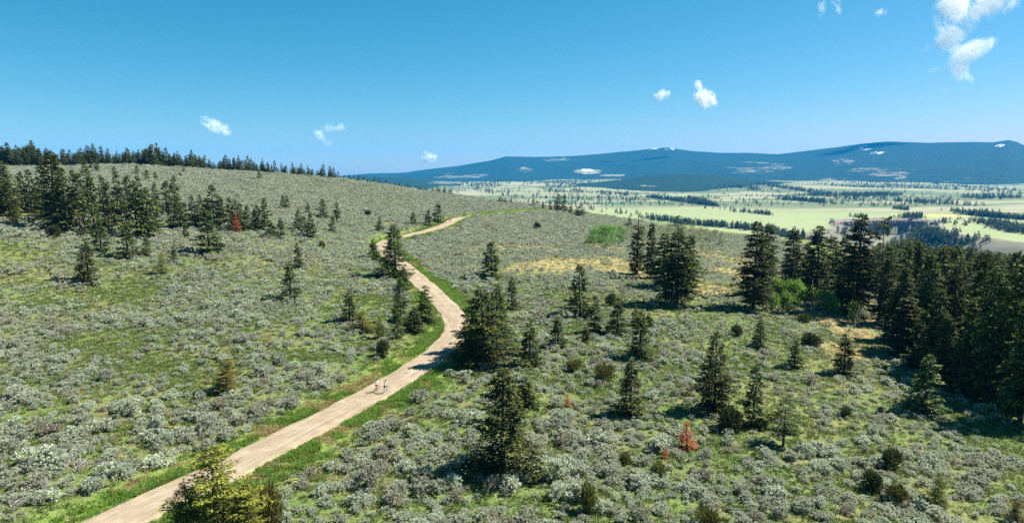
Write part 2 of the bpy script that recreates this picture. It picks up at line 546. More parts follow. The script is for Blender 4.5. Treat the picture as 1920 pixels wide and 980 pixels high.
# tyre tracks packed darker, loose pale gravel between them
a = t.math('ABSOLUTE', u)
trk = t.math('SUBTRACT', 1.0, t.math('MULTIPLY', t.math('ABSOLUTE', t.math('SUBTRACT', a, 0.95)), 3.2), clamp=True)
base = t.mix(t.math('MULTIPLY', trk, 0.45), base, (0.24, 0.185, 0.12))
edge = t.math('MULTIPLY', t.math('SUBTRACT', a, 1.9), 1.4, clamp=True)
base = t.mix(t.math('MULTIPLY', edge, t.math('MULTIPLY', t.ramp(mid, [(0.4, (0, 0, 0)), (0.6, (1, 1, 1))]), 0.5)), base, (0.34, 0.28, 0.15))
M_ROAD = t.done(t.bsdf(base, 0.95, fine, 0.5, 0.06, 0.15))
link("gravel_road", mesh_np("gravel_road", V, [q], mats=[M_ROAD], smooth_shade=True, attrs={"across": ('POINT', U), "along": ('POINT', S)}),
     kind="structure", label="pale tan gravel road winding up the slope")
V, q, U, S = ribbon(TRACK, grid_z(TRACK[:, 0], TRACK[:, 1]) + 0.18, 1.3, 9, 0.05, 0.3)
t = NT("grassy_track")
P = t.pos()
c = t.mix(t.noise(0.7, 4, 0.6, P), (0.13, 0.18, 0.04), (0.36, 0.33, 0.17))
link("grassy_track", mesh_np("grassy_track", V, [q], mats=[t.done(t.bsdf(c, 0.95))], smooth_shade=True), kind="structure", label="faint grassy track beyond the end of the gravel road")

# ------------------------------------------------------------------ valley floor, canyon, mountains
angs = np.radians(np.linspace(-50, 50, 760))
rads = np.concatenate([np.arange(330, 1300, 14.0), np.arange(1300, 1900, 8.0), np.geomspace(1900, 15000, 170)])
AA, RR = np.meshgrid(angs, rads)
VX = (RR * np.sin(AA)); VY = RR * np.cos(AA)
VZ = height_raw(VX, VY)
inner = (VX > GX0 + 3) & (VX < GX1 - 3) & (VY > GY0 + 3) & (VY < GY1 - 3)
VZ = np.where(inner, VZ - 1.2, VZ)
deep = (VX > GX0 + 24) & (VX < GX1 - 24) & (VY > GY0 + 24) & (VY < GY1 - 24)
n, m = VX.shape
ii = np.arange(n * m).reshape(n, m)
q = np.stack([ii[:-1, :-1], ii[:-1, 1:], ii[1:, 1:], ii[1:, :-1]], -1).reshape(-1, 4)
q = q[~deep.ravel()[q].all(1)]
vx, vy = VX.ravel(), VY.ravel()
can = poly_sd(vx, vy, CANYON)
ppx, ppy, _ = project(np.stack([vx, vy, VZ.ravel()], 1))
# land cover: smooth green hay bench, dry pale range, yellow strip, two dark green patches
bench = smooth((2350 - np.hypot(vx, vy) + 700 * (fbm(vx, vy, 700, 2, 41) - 0.5)) / 350) * smooth((can - 4) / 10)
scrub = smooth((fbm(vx * 0.35, vy, 220, 5, 43) - 0.475) / 0.08) * smooth((np.hypot(vx, vy) - 2100) / 600)
def vblob(px, py, w, h, seed):
    cxy = vplan(px, py)
    d = np.hypot((vx - cxy[0]) / (w / 2 / FPX * cxy[1]), (vy - cxy[1]) / h) + (fbm(vx, vy, 120, 3, seed) - 0.5) * 0.7
    return smooth((1.1 - d) / 0.3)
dark_patch = np.maximum(vblob(1050, 376, 60, 130, 51), vblob(1150, 381, 40, 90, 52))
yel = np.maximum(vblob(1770, 404, 90, 45, 53), vblob(1700, 402, 70, 25, 54)) * 0.9
t = NT("valley_land")
P = t.pos()
fine = t.noise(0.045, 5, 0.65, P); mid = t.noise(0.006, 4, 0.6, P)
pale = t.mix(fine, (0.19, 0.185, 0.105), (0.33, 0.305, 0.19))
pale = t.mix(t.ramp(mid, [(0.42, (0, 0, 0)), (0.62, (1, 1, 1))]), pale, t.mix(fine, (0.13, 0.155, 0.075), (0.23, 0.25, 0.125)))
hay = t.mix(t.noise(0.012, 4, 0.6, P), (0.17, 0.21, 0.095), (0.27, 0.30, 0.145))
c = t.mix(t.attr("bench"), pale, hay)
c = t.mix(t.attr("scrub"), c, t.mix(fine, (0.05, 0.07, 0.035), (0.16, 0.19, 0.09)))
c = t.mix(t.attr("dark_patch"), c, (0.07, 0.13, 0.07))
c = t.mix(t.attr("yel"), c, (0.62, 0.52, 0.10))
c = t.mix(t.attr("canyon"), c, t.mix(fine, (0.06, 0.07, 0.045), (0.22, 0.20, 0.15)))
M_VAL = t.done(t.bsdf(c, 0.95, spec=0.1))
link("valley_floor", mesh_np("valley_floor", np.stack([vx, vy, VZ.ravel()], 1), [q], mats=[M_VAL], smooth_shade=True,
     attrs={"bench": ('POINT', bench), "scrub": ('POINT', scrub), "dark_patch": ('POINT', dark_patch), "yel": ('POINT', yel), "canyon": ('POINT', smooth(-can / 6))}),
     kind="structure", label="pale green valley floor of open range and hay fields")

# canyon cliff: buttressed rock wall along the rim
rim = np.array([vplan(*p) for p in [(1560, 424), (1563, 413), (1640, 409.5), (1700, 410), (1762, 414), (1768, 428)]])
rim = spline(rim, 3.0)
Tt = np.gradient(rim, axis=0); Tt /= np.linalg.norm(Tt, axis=1)[:, None]
Nc = np.stack([Tt[:, 1], -Tt[:, 0]], 1)
ctr = np.array(vplan(1665, 440)); 
Nc *= np.sign(((ctr - rim) * Nc).sum(1))[:, None]
sl = np.concatenate([[0], np.cumsum(np.linalg.norm(np.diff(rim, axis=0), axis=1))])
rows = []
H_CL = 40.0
for k in range(15):
    f = k / 14.0
    but = np.maximum(0, np.abs(((sl / 9.0 + 0.7 * np.sin(sl / 23.0)) % 1.0) - 0.5) * 2) * 5.0 + (fbm(sl, sl * 0 + f * 6, 4, 3, 61) - 0.5) * 5
    ledge = 3.0 * math.floor(f * 4) / 4 * 2
    off = -1.0 + but * min(1, f * 4) + ledge + 12 * max(0, f - 0.6) + 13.0 * min(1, f * 9)
    z = VALLEY + 0.8 - H_CL * f + (fbm(sl, sl * 0, 15, 2, 62) - 0.5) * 2 * (f < 0.05)
    rows.append(np.column_stack([rim + Nc * off[:, None], np.full(len(rim), 1.0) * z]))
V = np.array(rows); n, m = V.shape[:2]
ii = np.arange(n * m).reshape(n, m)
q = np.stack([ii[:-1, :-1], ii[:-1, 1:], ii[1:, 1:], ii[1:, :-1]], -1).reshape(-1, 4)
t = NT("cliff_rock")
P = t.pos()
mp = t.new("ShaderNodeMapping"); mp.inputs["Scale"].default_value = (1, 1, 0.18); t.l.new(P, mp.inputs[0])
st = t.noise(0.22, 5, 0.7, mp.outputs[0])
c = t.mix(t.ramp(st, [(0.35, (0, 0, 0)), (0.65, (1, 1, 1))]), (0.06, 0.05, 0.045), (0.27, 0.21, 0.175))
link("canyon_cliff", mesh_np("canyon_cliff", V.reshape(-1, 3), [q], mats=[t.done(t.bsdf(c, 0.9, st, 0.6, 1.5))]), kind="structure", label="grey brown rock cliff cut into the valley bench")

def interp_px(L, px):
    L = np.array(L, float); return np.interp(px, L[:, 0], L[:, 1])
def elev_tan(px, py):
    u = (px - 960.0) / FPX; v = (490.0 - py) / FPX
    cp, sp = math.cos(PITCH), math.sin(PITCH)
    return (-sp + v * cp) / np.hypot(u, cp + v * sp)

t = NT("forested_mountain")
P = t.pos()
fine = t.noise(0.02, 5, 0.7, P)
c = t.mix(fine, (0.006, 0.017, 0.012), (0.018, 0.044, 0.030))
open_ = t.mix(fine, (0.13, 0.13, 0.085), (0.27, 0.25, 0.175))
spk = t.ramp(t.noise(0.011, 5, 0.7, P), [(0.47, (0, 0, 0)), (0.56, (1, 1, 1))])
c = t.mix(t.math("MULTIPLY", t.attr("open"), spk), c, open_)
c = t.mix(t.attr("solid"), c, open_)
c = t.mix(t.math("MULTIPLY", t.attr("snow"), spk), c, (0.85, 0.87, 0.9))
M_MTN = t.done(t.bsdf(c, 0.95, fine, 1.0, 14.0, 0.05))

def range_mesh(name, label, ridge, r_base, r_top, r_back, px0, px1, seed, rough, opens=(), snows=(), sag=1.35, n_a=620, n_r=90):
    pxs = np.linspace(px0, px1, n_a)
    ang = np.arctan2((pxs - 960) / FPX, math.cos(PITCH))
    hr = CAM_H + r_top * elev_tan(pxs, interp_px(ridge, pxs))
    rr = np.concatenate([np.linspace(r_base, r_top, n_r), np.linspace(r_top, r_back, 16)[1:]])
    A2, R2 = np.meshgrid(ang, rr)
    f = np.where(R2 <= r_top, (R2 - r_base) / (r_top - r_base), 1 - (R2 - r_top) / (r_back - r_top) * 0.8)
    x = R2 * np.sin(A2); y = R2 * np.cos(A2)
    base = VALLEY - 14
    spur = fbm(x, y, rough * 2.2, 5, seed) - 0.5
    env = f * (1 - f) * 4
    h0 = (hr[None, :] - base)
    Z = base + h0 * np.clip(f, 0, 1) ** sag + env * spur * 0.62 * h0
    Z += (fbm(x, y, rough * 0.12, 3, seed + 3) - 0.5) * 0.02 * h0 * np.minimum(1, f * 4)
    V = np.stack([x, y, Z], -1).reshape(-1, 3)
    n, m = x.shape
    ii = np.arange(n * m).reshape(n, m)
    q = np.stack([ii[:-1, :-1], ii[:-1, 1:], ii[1:, 1:], ii[1:, :-1]], -1).reshape(-1, 4)
    ppx, ppy, _ = project(V)
    def cover(L, sc, sd):
        o = np.zeros(len(V))
        for (cx_, cy_, w, h, thr) in L:
            d = np.hypot((ppx - cx_) / (w / 2), (ppy - cy_) / (h / 2))
            nz = fbm(V[:, 0], V[:, 1], sc, 4, sd)
            if thr < 0.25:
                o = np.maximum(o, smooth((1.0 - d + (fbm(V[:, 0], V[:, 1], 170, 4, sd + 2) - 0.5) * 2.6) / 0.2)); continue
            o = np.maximum(o, smooth((1.1 - d + (nz - 0.5) * 2.2 * thr) / 0.25) * smooth((nz - 0.5 + 0.35 * (1 - thr)) / 0.06 if thr > 0.3 else np.ones(len(V))))
        return o
    me = mesh_np(name, V, [q], mats=[M_MTN], smooth_shade=True, attrs={"open": ('POINT', cover([o for o in opens if o[4] >= 0.25], 260, seed + 7)), "snow": ('POINT', cover(snows, 120, seed + 9)), "solid": ('POINT', cover([o for o in opens if o[4] < 0.25], 200, seed + 7))})
    return link(name, me, kind="structure", label=label)

RIDGE = [(560, 333), (640, 330), (700, 325), (760, 324), (800, 318), (860, 311), (920, 301), (950, 293), (1000, 294.5), (1060, 293), (1100, 290.5), (1180, 283), (1215, 279), (1245, 276.5), (1290, 283),
         (1340, 286.5), (1400, 287), (1450, 289), (1520, 281), (1600, 270), (1650, 266), (1720, 268), (1800, 266.5), (1840, 267), (1870, 263), (1885, 266), (1900, 273), (1920, 275), (2000, 283), (2200, 300)]
range_mesh("mountain_range", "long blue forested mountain range beyond the valley", RIDGE, 6300, 9800, 12800, 520, 2150, 101, 1500,
           opens=[(1106, 323, 40, 10, 0.1), (1148, 328, 34, 4, 0.1), (1430, 318, 90, 24, 0.9), (1660, 322, 120, 14, 0.9), (985, 318, 26, 10, 0.3), (1560, 336, 60, 6, 0.5), (1740, 336, 160, 12, 0.9), (1580, 305, 40, 12, 0.9), (860, 330, 90, 8, 0.7), (1050, 300, 60, 5, 0.8)],
           snows=[(1225, 279, 76, 5, 0.9), (1622, 277, 22, 8, 0.8), (1645, 287, 26, 4, 0.8), (1878, 274, 18, 5, 0.9), (1105, 322, 30, 8, 0.6)])
FOOT = [(960, 352), (1040, 348), (1100, 343), (1160, 337), (1215, 329), (1265, 326), (1330, 329), (1400, 335), (1480, 343), (1560, 349), (1620, 352)]
range_mesh("foothill", "dark wooded foothill below the blue mountains", FOOT, 3900, 5200, 6200, 960, 1620, 131, 520,
           opens=[(1540, 352, 90, 6, 0.9), (1220, 347, 50, 5, 0.9), (1450, 356, 80, 5, 0.9)], sag=1.0, n_a=260, n_r=60)
LOWH = [(560, 336), (640, 333), (700, 331), (760, 333), (830, 341), (880, 346)]
range_mesh("low_hill", "low wooded hill seen behind the shoulder of the sagebrush slope", LOWH, 4200, 5600, 6600, 500, 900, 151, 420, opens=[(835, 343, 60, 5, 0.8)], sag=0.9, n_a=200, n_r=40)

# ------------------------------------------------------------------ foliage builders
def unit(v):
    return v / np.maximum(np.linalg.norm(v, axis=-1, keepdims=True), 1e-9)

def diamonds(P, D, L, W, g, flat_up=0.0):
    """leaf shaped faces at P pointing along D; returns verts (4n,3) and quads"""
    n = len(P)
    r = unit(g.normal(size=(n, 3)) + np.array([0, 0, flat_up]))
    side = unit(np.cross(D, r))
    L = np.broadcast_to(L, (n,))[:, None]; W = np.broadcast_to(W, (n,))[:, None]
    nrm = np.cross(side, D)
    a = P; b = P + D * L * 0.45 + side * W * 0.5 + nrm * L * 0.06; c = P + D * L; d = P + D * L * 0.45 - side * W * 0.5 + nrm * L * 0.06
    V = np.stack([a, b, c, d], 1).reshape(-1, 3)
    F = np.arange(4 * n).reshape(n, 4)
    return V, F

def tube(path, radii, sides=6, cap=True):
    """closed tapered tube along a path"""
    path = np.asarray(path, float); n = len(path)
    T = unit(np.gradient(path, axis=0))
    ref = np.array([0.0, 0, 1]) if abs(T[0, 2]) < 0.9 else np.array([1.0, 0, 0])
    A = unit(np.cross(T, ref)); B = np.cross(T, A)
    th = np.arange(sides) / sides * 2 * math.pi
    V = (path[:, None] + (A[:, None] * np.cos(th)[None, :, None] + B[:, None] * np.sin(th)[None, :, None]) * np.asarray(radii)[:, None, None]).reshape(-1, 3)
    F = []
    for i in range(n - 1):
        k = np.arange(sides); k2 = (k + 1) % sides
        F.append(np.stack([i * sides + k, i * sides + k2, (i + 1) * sides + k2, (i + 1) * sides + k], 1))
    return V, np.concatenate(F)

def join(parts):
    V = []; F = []; o = 0
    for v, f in parts:
        V.append(v); F.append(f + o); o += len(v)
    return np.concatenate(V), np.concatenate(F)

M_NEEDLE = leaf_mat("conifer_needles", (0.018, 0.037, 0.013), (0.052, 0.082, 0.021), tip=(0.185, 0.20, 0.035), trans=0.22, var=0.28)
M_NEEDLE_Y = leaf_mat("young_conifer_needles", (0.075, 0.095, 0.016), (0.18, 0.185, 0.03), tip=(0.34, 0.31, 0.05), trans=0.28, var=0.2)
M_DEADNEEDLE = leaf_mat("dead_orange_needles", (0.22, 0.065, 0.022), (0.45, 0.15, 0.05), tip=(0.52, 0.20, 0.07), trans=0.2, var=0.1, objvar=False)
M_BARK = flat_mat("bark", (0.085, 0.065, 0.05), 0.95, 6.0)
M_GREYWOOD = flat_mat("weathered_grey_wood", (0.30, 0.27, 0.24), 0.9, 8.0)
M_SAGE = leaf_mat("sagebrush_leaves", (0.325, 0.35, 0.255), (0.59, 0.62, 0.485), trans=0.36, var=0.20, rough=0.9)
_t = M_SAGE.node_tree; _hs = next(x for x in _t.nodes if x.type == 'HUE_SAT'); _oi = next(x for x in _t.nodes if x.type == 'OBJECT_INFO')
_src = _hs.inputs["Color"].links[0].from_socket
_rp = _t.nodes.new("ShaderNodeValToRGB"); _rp.color_ramp.elements[0].position = 0.86; _rp.color_ramp.elements[1].position = 1.0
_fr = _t.nodes.new("ShaderNodeMath"); _fr.operation = 'FRACT'; _ml = _t.nodes.new("ShaderNodeMath"); _ml.operation = 'MULTIPLY'; _ml.inputs[1].default_value = 7.31
_mx = _t.nodes.new("ShaderNodeMix"); _mx.data_type = 'RGBA'; _mx.inputs[7].default_value = (0.33, 0.285, 0.215, 1)
_t.links.new(_oi.outputs["Random"], _ml.inputs[0]); _t.links.new(_ml.outputs[0], _fr.inputs[0]); _t.links.new(_fr.outputs[0], _rp.inputs[0])
_t.links.new(_rp.outputs[0], _mx.inputs[0]); _t.links.new(_src, _mx.inputs[6]); _t.links.new(_mx.outputs[2], _hs.inputs["Color"])
M_SAGESTEM = flat_mat("sagebrush_stems", (0.20, 0.165, 0.13), 0.95, 10.0)
M_GRASS = leaf_mat("green_grass_leaves", (0.085, 0.13, 0.03), (0.21, 0.265, 0.08), trans=0.35, var=0.25)
M_GRASSV = leaf_mat("verge_grass_leaves", (0.11, 0.21, 0.035), (0.28, 0.38, 0.075), trans=0.42, var=0.25)
M_DRYGRASS = leaf_mat("dry_grass_leaves", (0.26, 0.21, 0.09), (0.50, 0.41, 0.20), trans=0.3, var=0.2)
M_SHRUB = leaf_mat("dark_juniper_leaves", (0.022, 0.036, 0.014), (0.060, 0.078, 0.022), tip=(0.12, 0.13, 0.03), trans=0.2, var=0.25)
M_SHRUBY = leaf_mat("olive_shrub_leaves", (0.06, 0.070, 0.018), (0.145, 0.14, 0.035), tip=(0.22, 0.19, 0.05), trans=0.2, var=0.2)
M_BRIGHT = leaf_mat("bright_green_shrub_leaves", (0.09, 0.17, 0.03), (0.21, 0.32, 0.07), trans=0.4, var=0.15)
M_ASPEN = leaf_mat("aspen_leaves", (0.08, 0.16, 0.03), (0.20, 0.33, 0.075), trans=0.4, var=0.25)
M_ASPENP = leaf_mat("pale_aspen_leaves", (0.10, 0.14, 0.05), (0.22, 0.27, 0.11), trans=0.4, var=0.2)
M_ASPENBARK = flat_mat("aspen_bark", (0.48, 0.46, 0.40), 0.85, 5.0)

def conifer_meshes(name, seed, H, rad, nbr, spray, leaf=(0.34, 0.17), bottom=0.05, shape=0.85, droop=0.35, gap=0.25, mats=(None,), top_bare=0.0, sides=7, lean=0.015, bushy=1.0):
    """trunk with limbs + crown of needle sprays set along drooping branches. Heights in metres."""
    g = np.random.default_rng(seed)
    tz = np.linspace(0, 1, 10)
    bend = np.stack([np.cumsum(g.normal(0, lean, 10)), np.cumsum(g.normal(0, lean, 10))], 1) * H * 0.25
    bend -= bend[0]
    axis = np.column_stack([bend, tz * H])
    r0 = 0.018 * H + 0.03
    parts = [tube(np.vstack([axis[:1] - [0, 0, 0.4], axis]), np.concatenate([[r0 * 1.25], r0 * (1 - tz) ** 0.9 + 0.012]), sides)]
    ax = lambda t: np.stack([np.interp(t, tz, axis[:, 0]), np.interp(t, tz, axis[:, 1]), t * H], -1)
    tb = bottom + (1 - bottom - top_bare) * (g.random(nbr) ** 1.12)
    tb = np.sort(tb)
    az = g.random(nbr) * 2 * math.pi
    # irregular crown: directional lobes and missing sectors
    lob = 1 + gap * (np.sin(az * 2 + tb * 9 + g.random() * 6) * 0.6 + np.sin(az * 3 - tb * 17 + g.random() * 6) * 0.5)
    whorl = 1 + 0.28 * np.sin(tb * H * 5.0 + g.random() * 6)
    prof = np.minimum((1 - tb) ** shape, 1.0) * np.minimum(1, 0.55 + (tb - bottom) * 4.5)
    L = rad * prof * lob * whorl * (0.62 + 0.5 * g.random(nbr)) + 0.05 * H * 0.3 * (1 - tb) + 0.10
    L = np.maximum(L, 0.14)
    up = 0.28 * tb + 0.02 + g.normal(0, 0.09, nbr) - 0.10 * (1 - tb)
    base = ax(tb)
    out = np.stack([np.cos(az), np.sin(az), np.zeros(nbr)], 1)
    def along(s, b, o, l, u):
        z = u * l * s - droop * l * (s ** 2) * 0.55 + 0.16 * l * np.clip(s - 0.65, 0, 1) * 1.5
        p = b + o * (l * s)[:, None]; p[:, 2] += z
        return p
    # limbs (only the longer ones are visible as wood)
    for i in range(0, nbr, 2):
        if L[i] > 0.8:
            ss = np.array([0, 0.4, 0.85])
            pth = along(ss, np.repeat(base[i:i + 1], 3, 0), np.repeat(out[i:i + 1], 3, 0), np.full(3, L[i]), np.full(3, up[i]))
            parts.append(tube(pth, np.array([0.022, 0.014, 0.005]) * (0.6 + L[i] * 0.3), 3))
    # sprays
    cnt = np.maximum(3, (L * spray).astype(int))
    idx = np.repeat(np.arange(nbr), cnt)
    s = g.random(len(idx)) ** 0.75
    s = 0.12 + 0.88 * s
    Pp = along(s, base[idx], out[idx], L[idx], up[idx])
    lat = np.stack([-out[idx][:, 1], out[idx][:, 0], np.zeros(len(idx))], 1)
    sgn = np.where(g.random(len(idx)) < 0.5, -1, 1) * g.random(len(idx))
    wid = L[idx] * 0.34 * (1.08 - s) * bushy + 0.05
    Pp = Pp + lat * (sgn * wid)[:, None] + g.normal(0, 0.05, (len(idx), 3)) * np.array([1, 1, 1.2])
    D = unit(out[idx] * (0.55 + 0.5 * g.random((len(idx), 1))) + lat * sgn[:, None] * 1.1 + np.array([0, 0, -0.12]) + g.normal(0, 0.28, (len(idx), 3)))
    ll = leaf[0] * (0.65 + 0.7 * g.random(len(idx))); ww = leaf[1] * (0.7 + 0.6 * g.random(len(idx)))
    # leader sprays
    nl = 26
    tl = 1 - top_bare - 0.14 * g.random(nl)
    Pl = ax(tl); al = g.random(nl) * 6.283
    Dl = unit(np.stack([np.cos(al), np.sin(al), 0.9 + 0.5 * g.random(nl)], 1))
    Pp = np.vstack([Pp, Pl]); D = np.vstack([D, Dl]); ll = np.concatenate([ll, np.full(nl, leaf[0] * 0.9)]); ww = np.concatenate([ww, np.full(nl, leaf[1] * 0.8)])
    tip = np.concatenate([smooth((s - 0.55) / 0.5) * (g.random(len(s)) < 0.7), np.full(nl, 0.7)])
    V, F = diamonds(Pp, D, ll, ww, g, flat_up=1.3)
    crown = mesh_np(name + "_crown", V, [F], mats=[mats[0]], attrs={"tip": ('POINT', np.repeat(tip, 4) * 0.9)})
    Vt, Ft = join(parts)
    trunk = mesh_np(name + "_trunk", Vt, [Ft], mats=[M_BARK], smooth_shade=True)
    return trunk, crown, H, rad

PROTO = {}
def proto(kind, *a, **k):
    PROTO.setdefault(kind, []).append(conifer_meshes(kind + str(len(PROTO.get(kind, []))), *a, **k))
for i in range(3):   # close, seen large
    proto("near", 200 + i, 10.0, 2.5, 230, 26, leaf=(0.30, 0.13), gap=0.45, droop=0.3, mats=[M_NEEDLE], shape=0.75)
for i in range(4):   # young cone-shaped
    proto("young", 220 + i, 8.0, 1.75, 150, 22, leaf=(0.34, 0.16), gap=0.3, droop=0.25, mats=[M_NEEDLE], bottom=0.02, shape=0.9)
for i in range(3):   # tall old fir
    proto("tall", 240 + i, 20.0, 3.7, 300, 15, leaf=(0.55, 0.26), gap=0.42, droop=0.55, mats=[M_NEEDLE], bottom=0.10, shape=0.55, bushy=1.1)
for i in range(4):   # mid-distance
    proto("mid", 260 + i, 11.0, 2.3, 120, 11, leaf=(0.58, 0.30), gap=0.35, droop=0.3, mats=[M_NEEDLE], bottom=0.05, shape=0.75)
for i in range(4):   # skyline
    proto("far", 280 + i, 12.0, 2.3, 110, 9, leaf=(0.62, 0.30), gap=0.45, droop=0.3, mats=[M_NEEDLE], bottom=0.06, shape=0.85)
for i in range(2):   # irregular, flat topped, open
    proto("open", 300 + i, 16.0, 3.2, 85, 20, leaf=(0.5, 0.22), gap=0.7, droop=0.15, mats=[M_NEEDLE], bottom=0.25, shape=0.30, bushy=1.3)
for i in range(2):   # yellow-green juniper-like tree at the road
    proto("yellow", 320 + i, 9.0, 2.6, 210, 32, leaf=(0.22, 0.10), gap=0.65, droop=0.1, mats=[M_NEEDLE_Y], shape=0.65, bottom=0.08)
proto("dead", 340, 4.0, 1.1, 90, 26, leaf=(0.22, 0.09), gap=0.5, droop=0.1, mats=[M_DEADNEEDLE], shape=0.8)
for i in range(2):   # dead bare top
    proto("deadtop", 350 + i, 18.0, 2.0, 170, 15, leaf=(0.5, 0.24), gap=0.4, droop=0.5, mats=[M_NEEDLE], bottom=0.06, shape=0.7, top_bare=0.24)

tree_n = [0]
def plant(P, H, W, kind, label, group=None, name="conifer_tree", g=np.random.default_rng(5), category="tree"):
    """one conifer: an empty at its foot with trunk and crown"""
    protos = PROTO[kind]
    tr, cr, h0, r0 = protos[tree_n[0] % len(protos)]
    tree_n[0] += 1
    root = bpy.data.objects.new(name, None); COL.objects.link(root)
    root.empty_display_size = 0.5
    root.location = P; root.rotation_euler = (0, 0, g.random() * 6.283)
    sx = (W / 2) / r0 if W else H / h0
    root.scale = (sx, sx, H / h0)
    root["label"] = label; root["category"] = category
    if group: root["group"] = group
    link("trunk", tr, root); link("crown", cr, root)
    return root

def plant_px(px, py, top, wpx, kind, label, group=None, name="conifer_tree", dist=None, category="tree"):
    if dist is None:
        P = hit(px, py)
    else:
        d = ray(px, py); x, y = d[0] * dist, dist; P = np.array([x, y, float(ground(x, y))])
    P = P - np.array([0, 0, 0.05])
    H = height_for(P, top); W = wpx / FPX * depth_of(P)
    return plant(P, H, W, kind, label, group, name, category=category)

TREES = []      # plan positions, to keep bushes clear of trunks
MARKS = []      # near trees that other labels may refer to
def T(px, py, top, w, kind, label, group=None, short=None, **k):
    o = plant_px(px, py, top, w, kind, label, group, **k)
    if short: MARKS.append((o.location.x, o.location.y, short))
    TREES.append((o.location.x, o.location.y)); return o

# --- single trees, from the camera outwards
T(404, 1018, 838, 185, "yellow", "yellow-green scraggly conifer overhanging the lower end of the gravel road", short="scraggly yellow-green roadside conifer")
T(352, 1012, 905, 90, "yellow", "short yellow-green conifer leaning out over the gravel road shoulder")
T(468, 1020, 905, 80, "yellow", "short yellowish conifer crowding the scraggly tree by the lower road")
T(940, 884, 690, 135, "near", "tall thin conifer with see-through crown standing alone in sagebrush below the road bend", short="see-through thin conifer")
T(985, 762, 706, 62, "young", "small dense conifer tucked behind the see-through conifer below the road", short="small conifer behind the see-through one")
T(905, 684, 538, 112, "near", "broad dark conifer casting its shadow across the gravel road bend", short="broad dark roadside conifer")
T(930, 668, 533, 80, "near", "dark conifer growing out of the back of the broad roadside conifer")
T(885, 660, 560, 66, "near", "ragged conifer with crooked branches reaching over the gravel road bend")
T(993, 686, 597, 52, "young", "slim conifer just downhill of the broad roadside conifer", short="slim conifer below the roadside conifer")
T(1182, 778, 672, 62, "young", "pointed conifer alone in sagebrush between the dead orange saplings", short="pointed lone conifer")
T(1338, 772, 620, 78, "near", "tall dark conifer above the round dark juniper bush", short="tall conifer above the juniper bush")
T(1412, 797, 682, 62, "young", "dark conifer beside the round dark juniper bush", short="dark conifer beside the juniper bush")
T(1468, 836, 745, 52, "open", "small conifer with bare lower trunk beside the dark conifers in sagebrush", short="small bare-trunked conifer")
T(1735, 774, 664, 74, "young", "neat cone-shaped conifer standing out in front of the dense wood", short="cone-shaped conifer before the wood")
T(1582, 702, 622, 48, "young", "narrow conifer in sagebrush below the golden clearing")
T(1490, 690, 635, 40, "young", "little conifer in sagebrush, uphill neighbour of the narrow conifer")
T(1425, 652, 595, 34, "young", "small conifer in open sagebrush below the two-trunk firs")
T(1200, 670, 582, 54, "young", "bushy conifer with yellowish skirt, lowest of the slope cluster", short="bushy skirted conifer")
T(1158, 627, 556, 44, "young", "dark plump conifer in the slope cluster beside a rounded bush")
T(1115, 624, 553, 38, "young", "slender conifer overlapping the tallest of the slope cluster")
T(1088, 592, 496, 52, "mid", "tallest conifer of the cluster in the middle of the sage slope")
T(1046, 652, 592, 42, "young", "lopsided young conifer left alone west of the slope cluster")
T(1098, 642, 610, 24, "young", "knee-high yellowish conifer sapling below the slope cluster")
T(1190, 612, 570, 22, "young", "thin conifer sapling behind the bushy skirted conifer")
T(1217, 615, 586, 22, "young", "thin conifer sapling at the edge of the slope cluster")
T(960, 580, 518, 32, "young", "slim conifer on its own uphill of the broad roadside conifer")
T(922, 522, 453, 52, "mid", "rounded conifer alone in sagebrush across the road from the dark roadside spruce")
T(742, 522, 421, 68, "near", "big dark spruce hiding the road where it bends uphill")
T(700, 488, 448, 30, "young", "small dark conifer against the big spruce at the uphill bend")
T(757, 548, 500, 30, "mid", "narrow conifer directly below the big spruce inside the road bend")
T(752, 606, 520, 44, "near", "tall conifer in the thicket inside the road bend")
T(798, 604, 534, 50, "near", "greyish conifer of the thicket with its tip over the gravel")
T(778, 622, 575, 46, "young", "low bushy conifer in the middle of the thicket inside the bend")
T(745, 632, 580, 34, "young", "dark low conifer on the downhill edge of the thicket")
T(655, 604, 545, 40, "young", "dark pointed conifer paired with an olive one in sagebrush west of the thicket")
T(680, 622, 582, 46, "yellow", "olive bushy conifer paired with a dark pointed one west of the thicket")
T(712, 634, 592, 28, "yellow", "olive sapling between the thicket and the paired conifers", short="thicket inside the road bend")
T(545, 562, 489, 40, "young", "dark columnar conifer on the open sage slope left of the thicket", short="dark columnar conifer")
T(558, 502, 455, 22, "young", "thin conifer just uphill of the dark columnar one")
T(425, 736, 672, 56, "yellow", "yellow-green young conifer alone in sagebrush beside the road cut", short="lone yellow-green young conifer")
T(167, 530, 447, 48, "young", "sparse young conifer alone low on the open slope with brownish branches", short="sparse brownish conifer")
T(240, 484, 419, 42, "young", "bushy conifer below the big grove on the slope")
T(305, 514, 474, 26, "yellow", "small olive conifer below the grove beside a low green sapling")
T(326, 492, 461, 20, "young", "green sapling by the small olive conifer below the grove")
T(394, 474, 395, 52, "mid", "ragged conifer with a leaning top below the grove's lower end")
T(275, 477, 441, 24, "young", "light green sapling by the bushy conifer below the grove")
T(190, 472, 412, 36, "mid", "ragged conifer at the downhill foot of the big grove")
T(26, 421, 384, 28, "young", "small conifer in the grassy patch by the big grove")
T(348, 447, 416, 15, "young", "tiny conifer between the ragged conifer and the grove")
T(527, 446, 408, 26, "young", "two-stemmed looking young conifer at the lower row on the sage slope")
T(508, 444, 412, 22, "young", "stubby conifer in the lower row on the sage slope")
pairs = [(530, 394, 366, 16), (538, 392, 367, 14), (560, 432, 393, 22), (583, 446, 402, 26), (570, 438, 405, 18), (578, 404, 380, 15), (605, 410, 374, 24), (632, 415, 380, 20), (624, 436, 404, 18)]
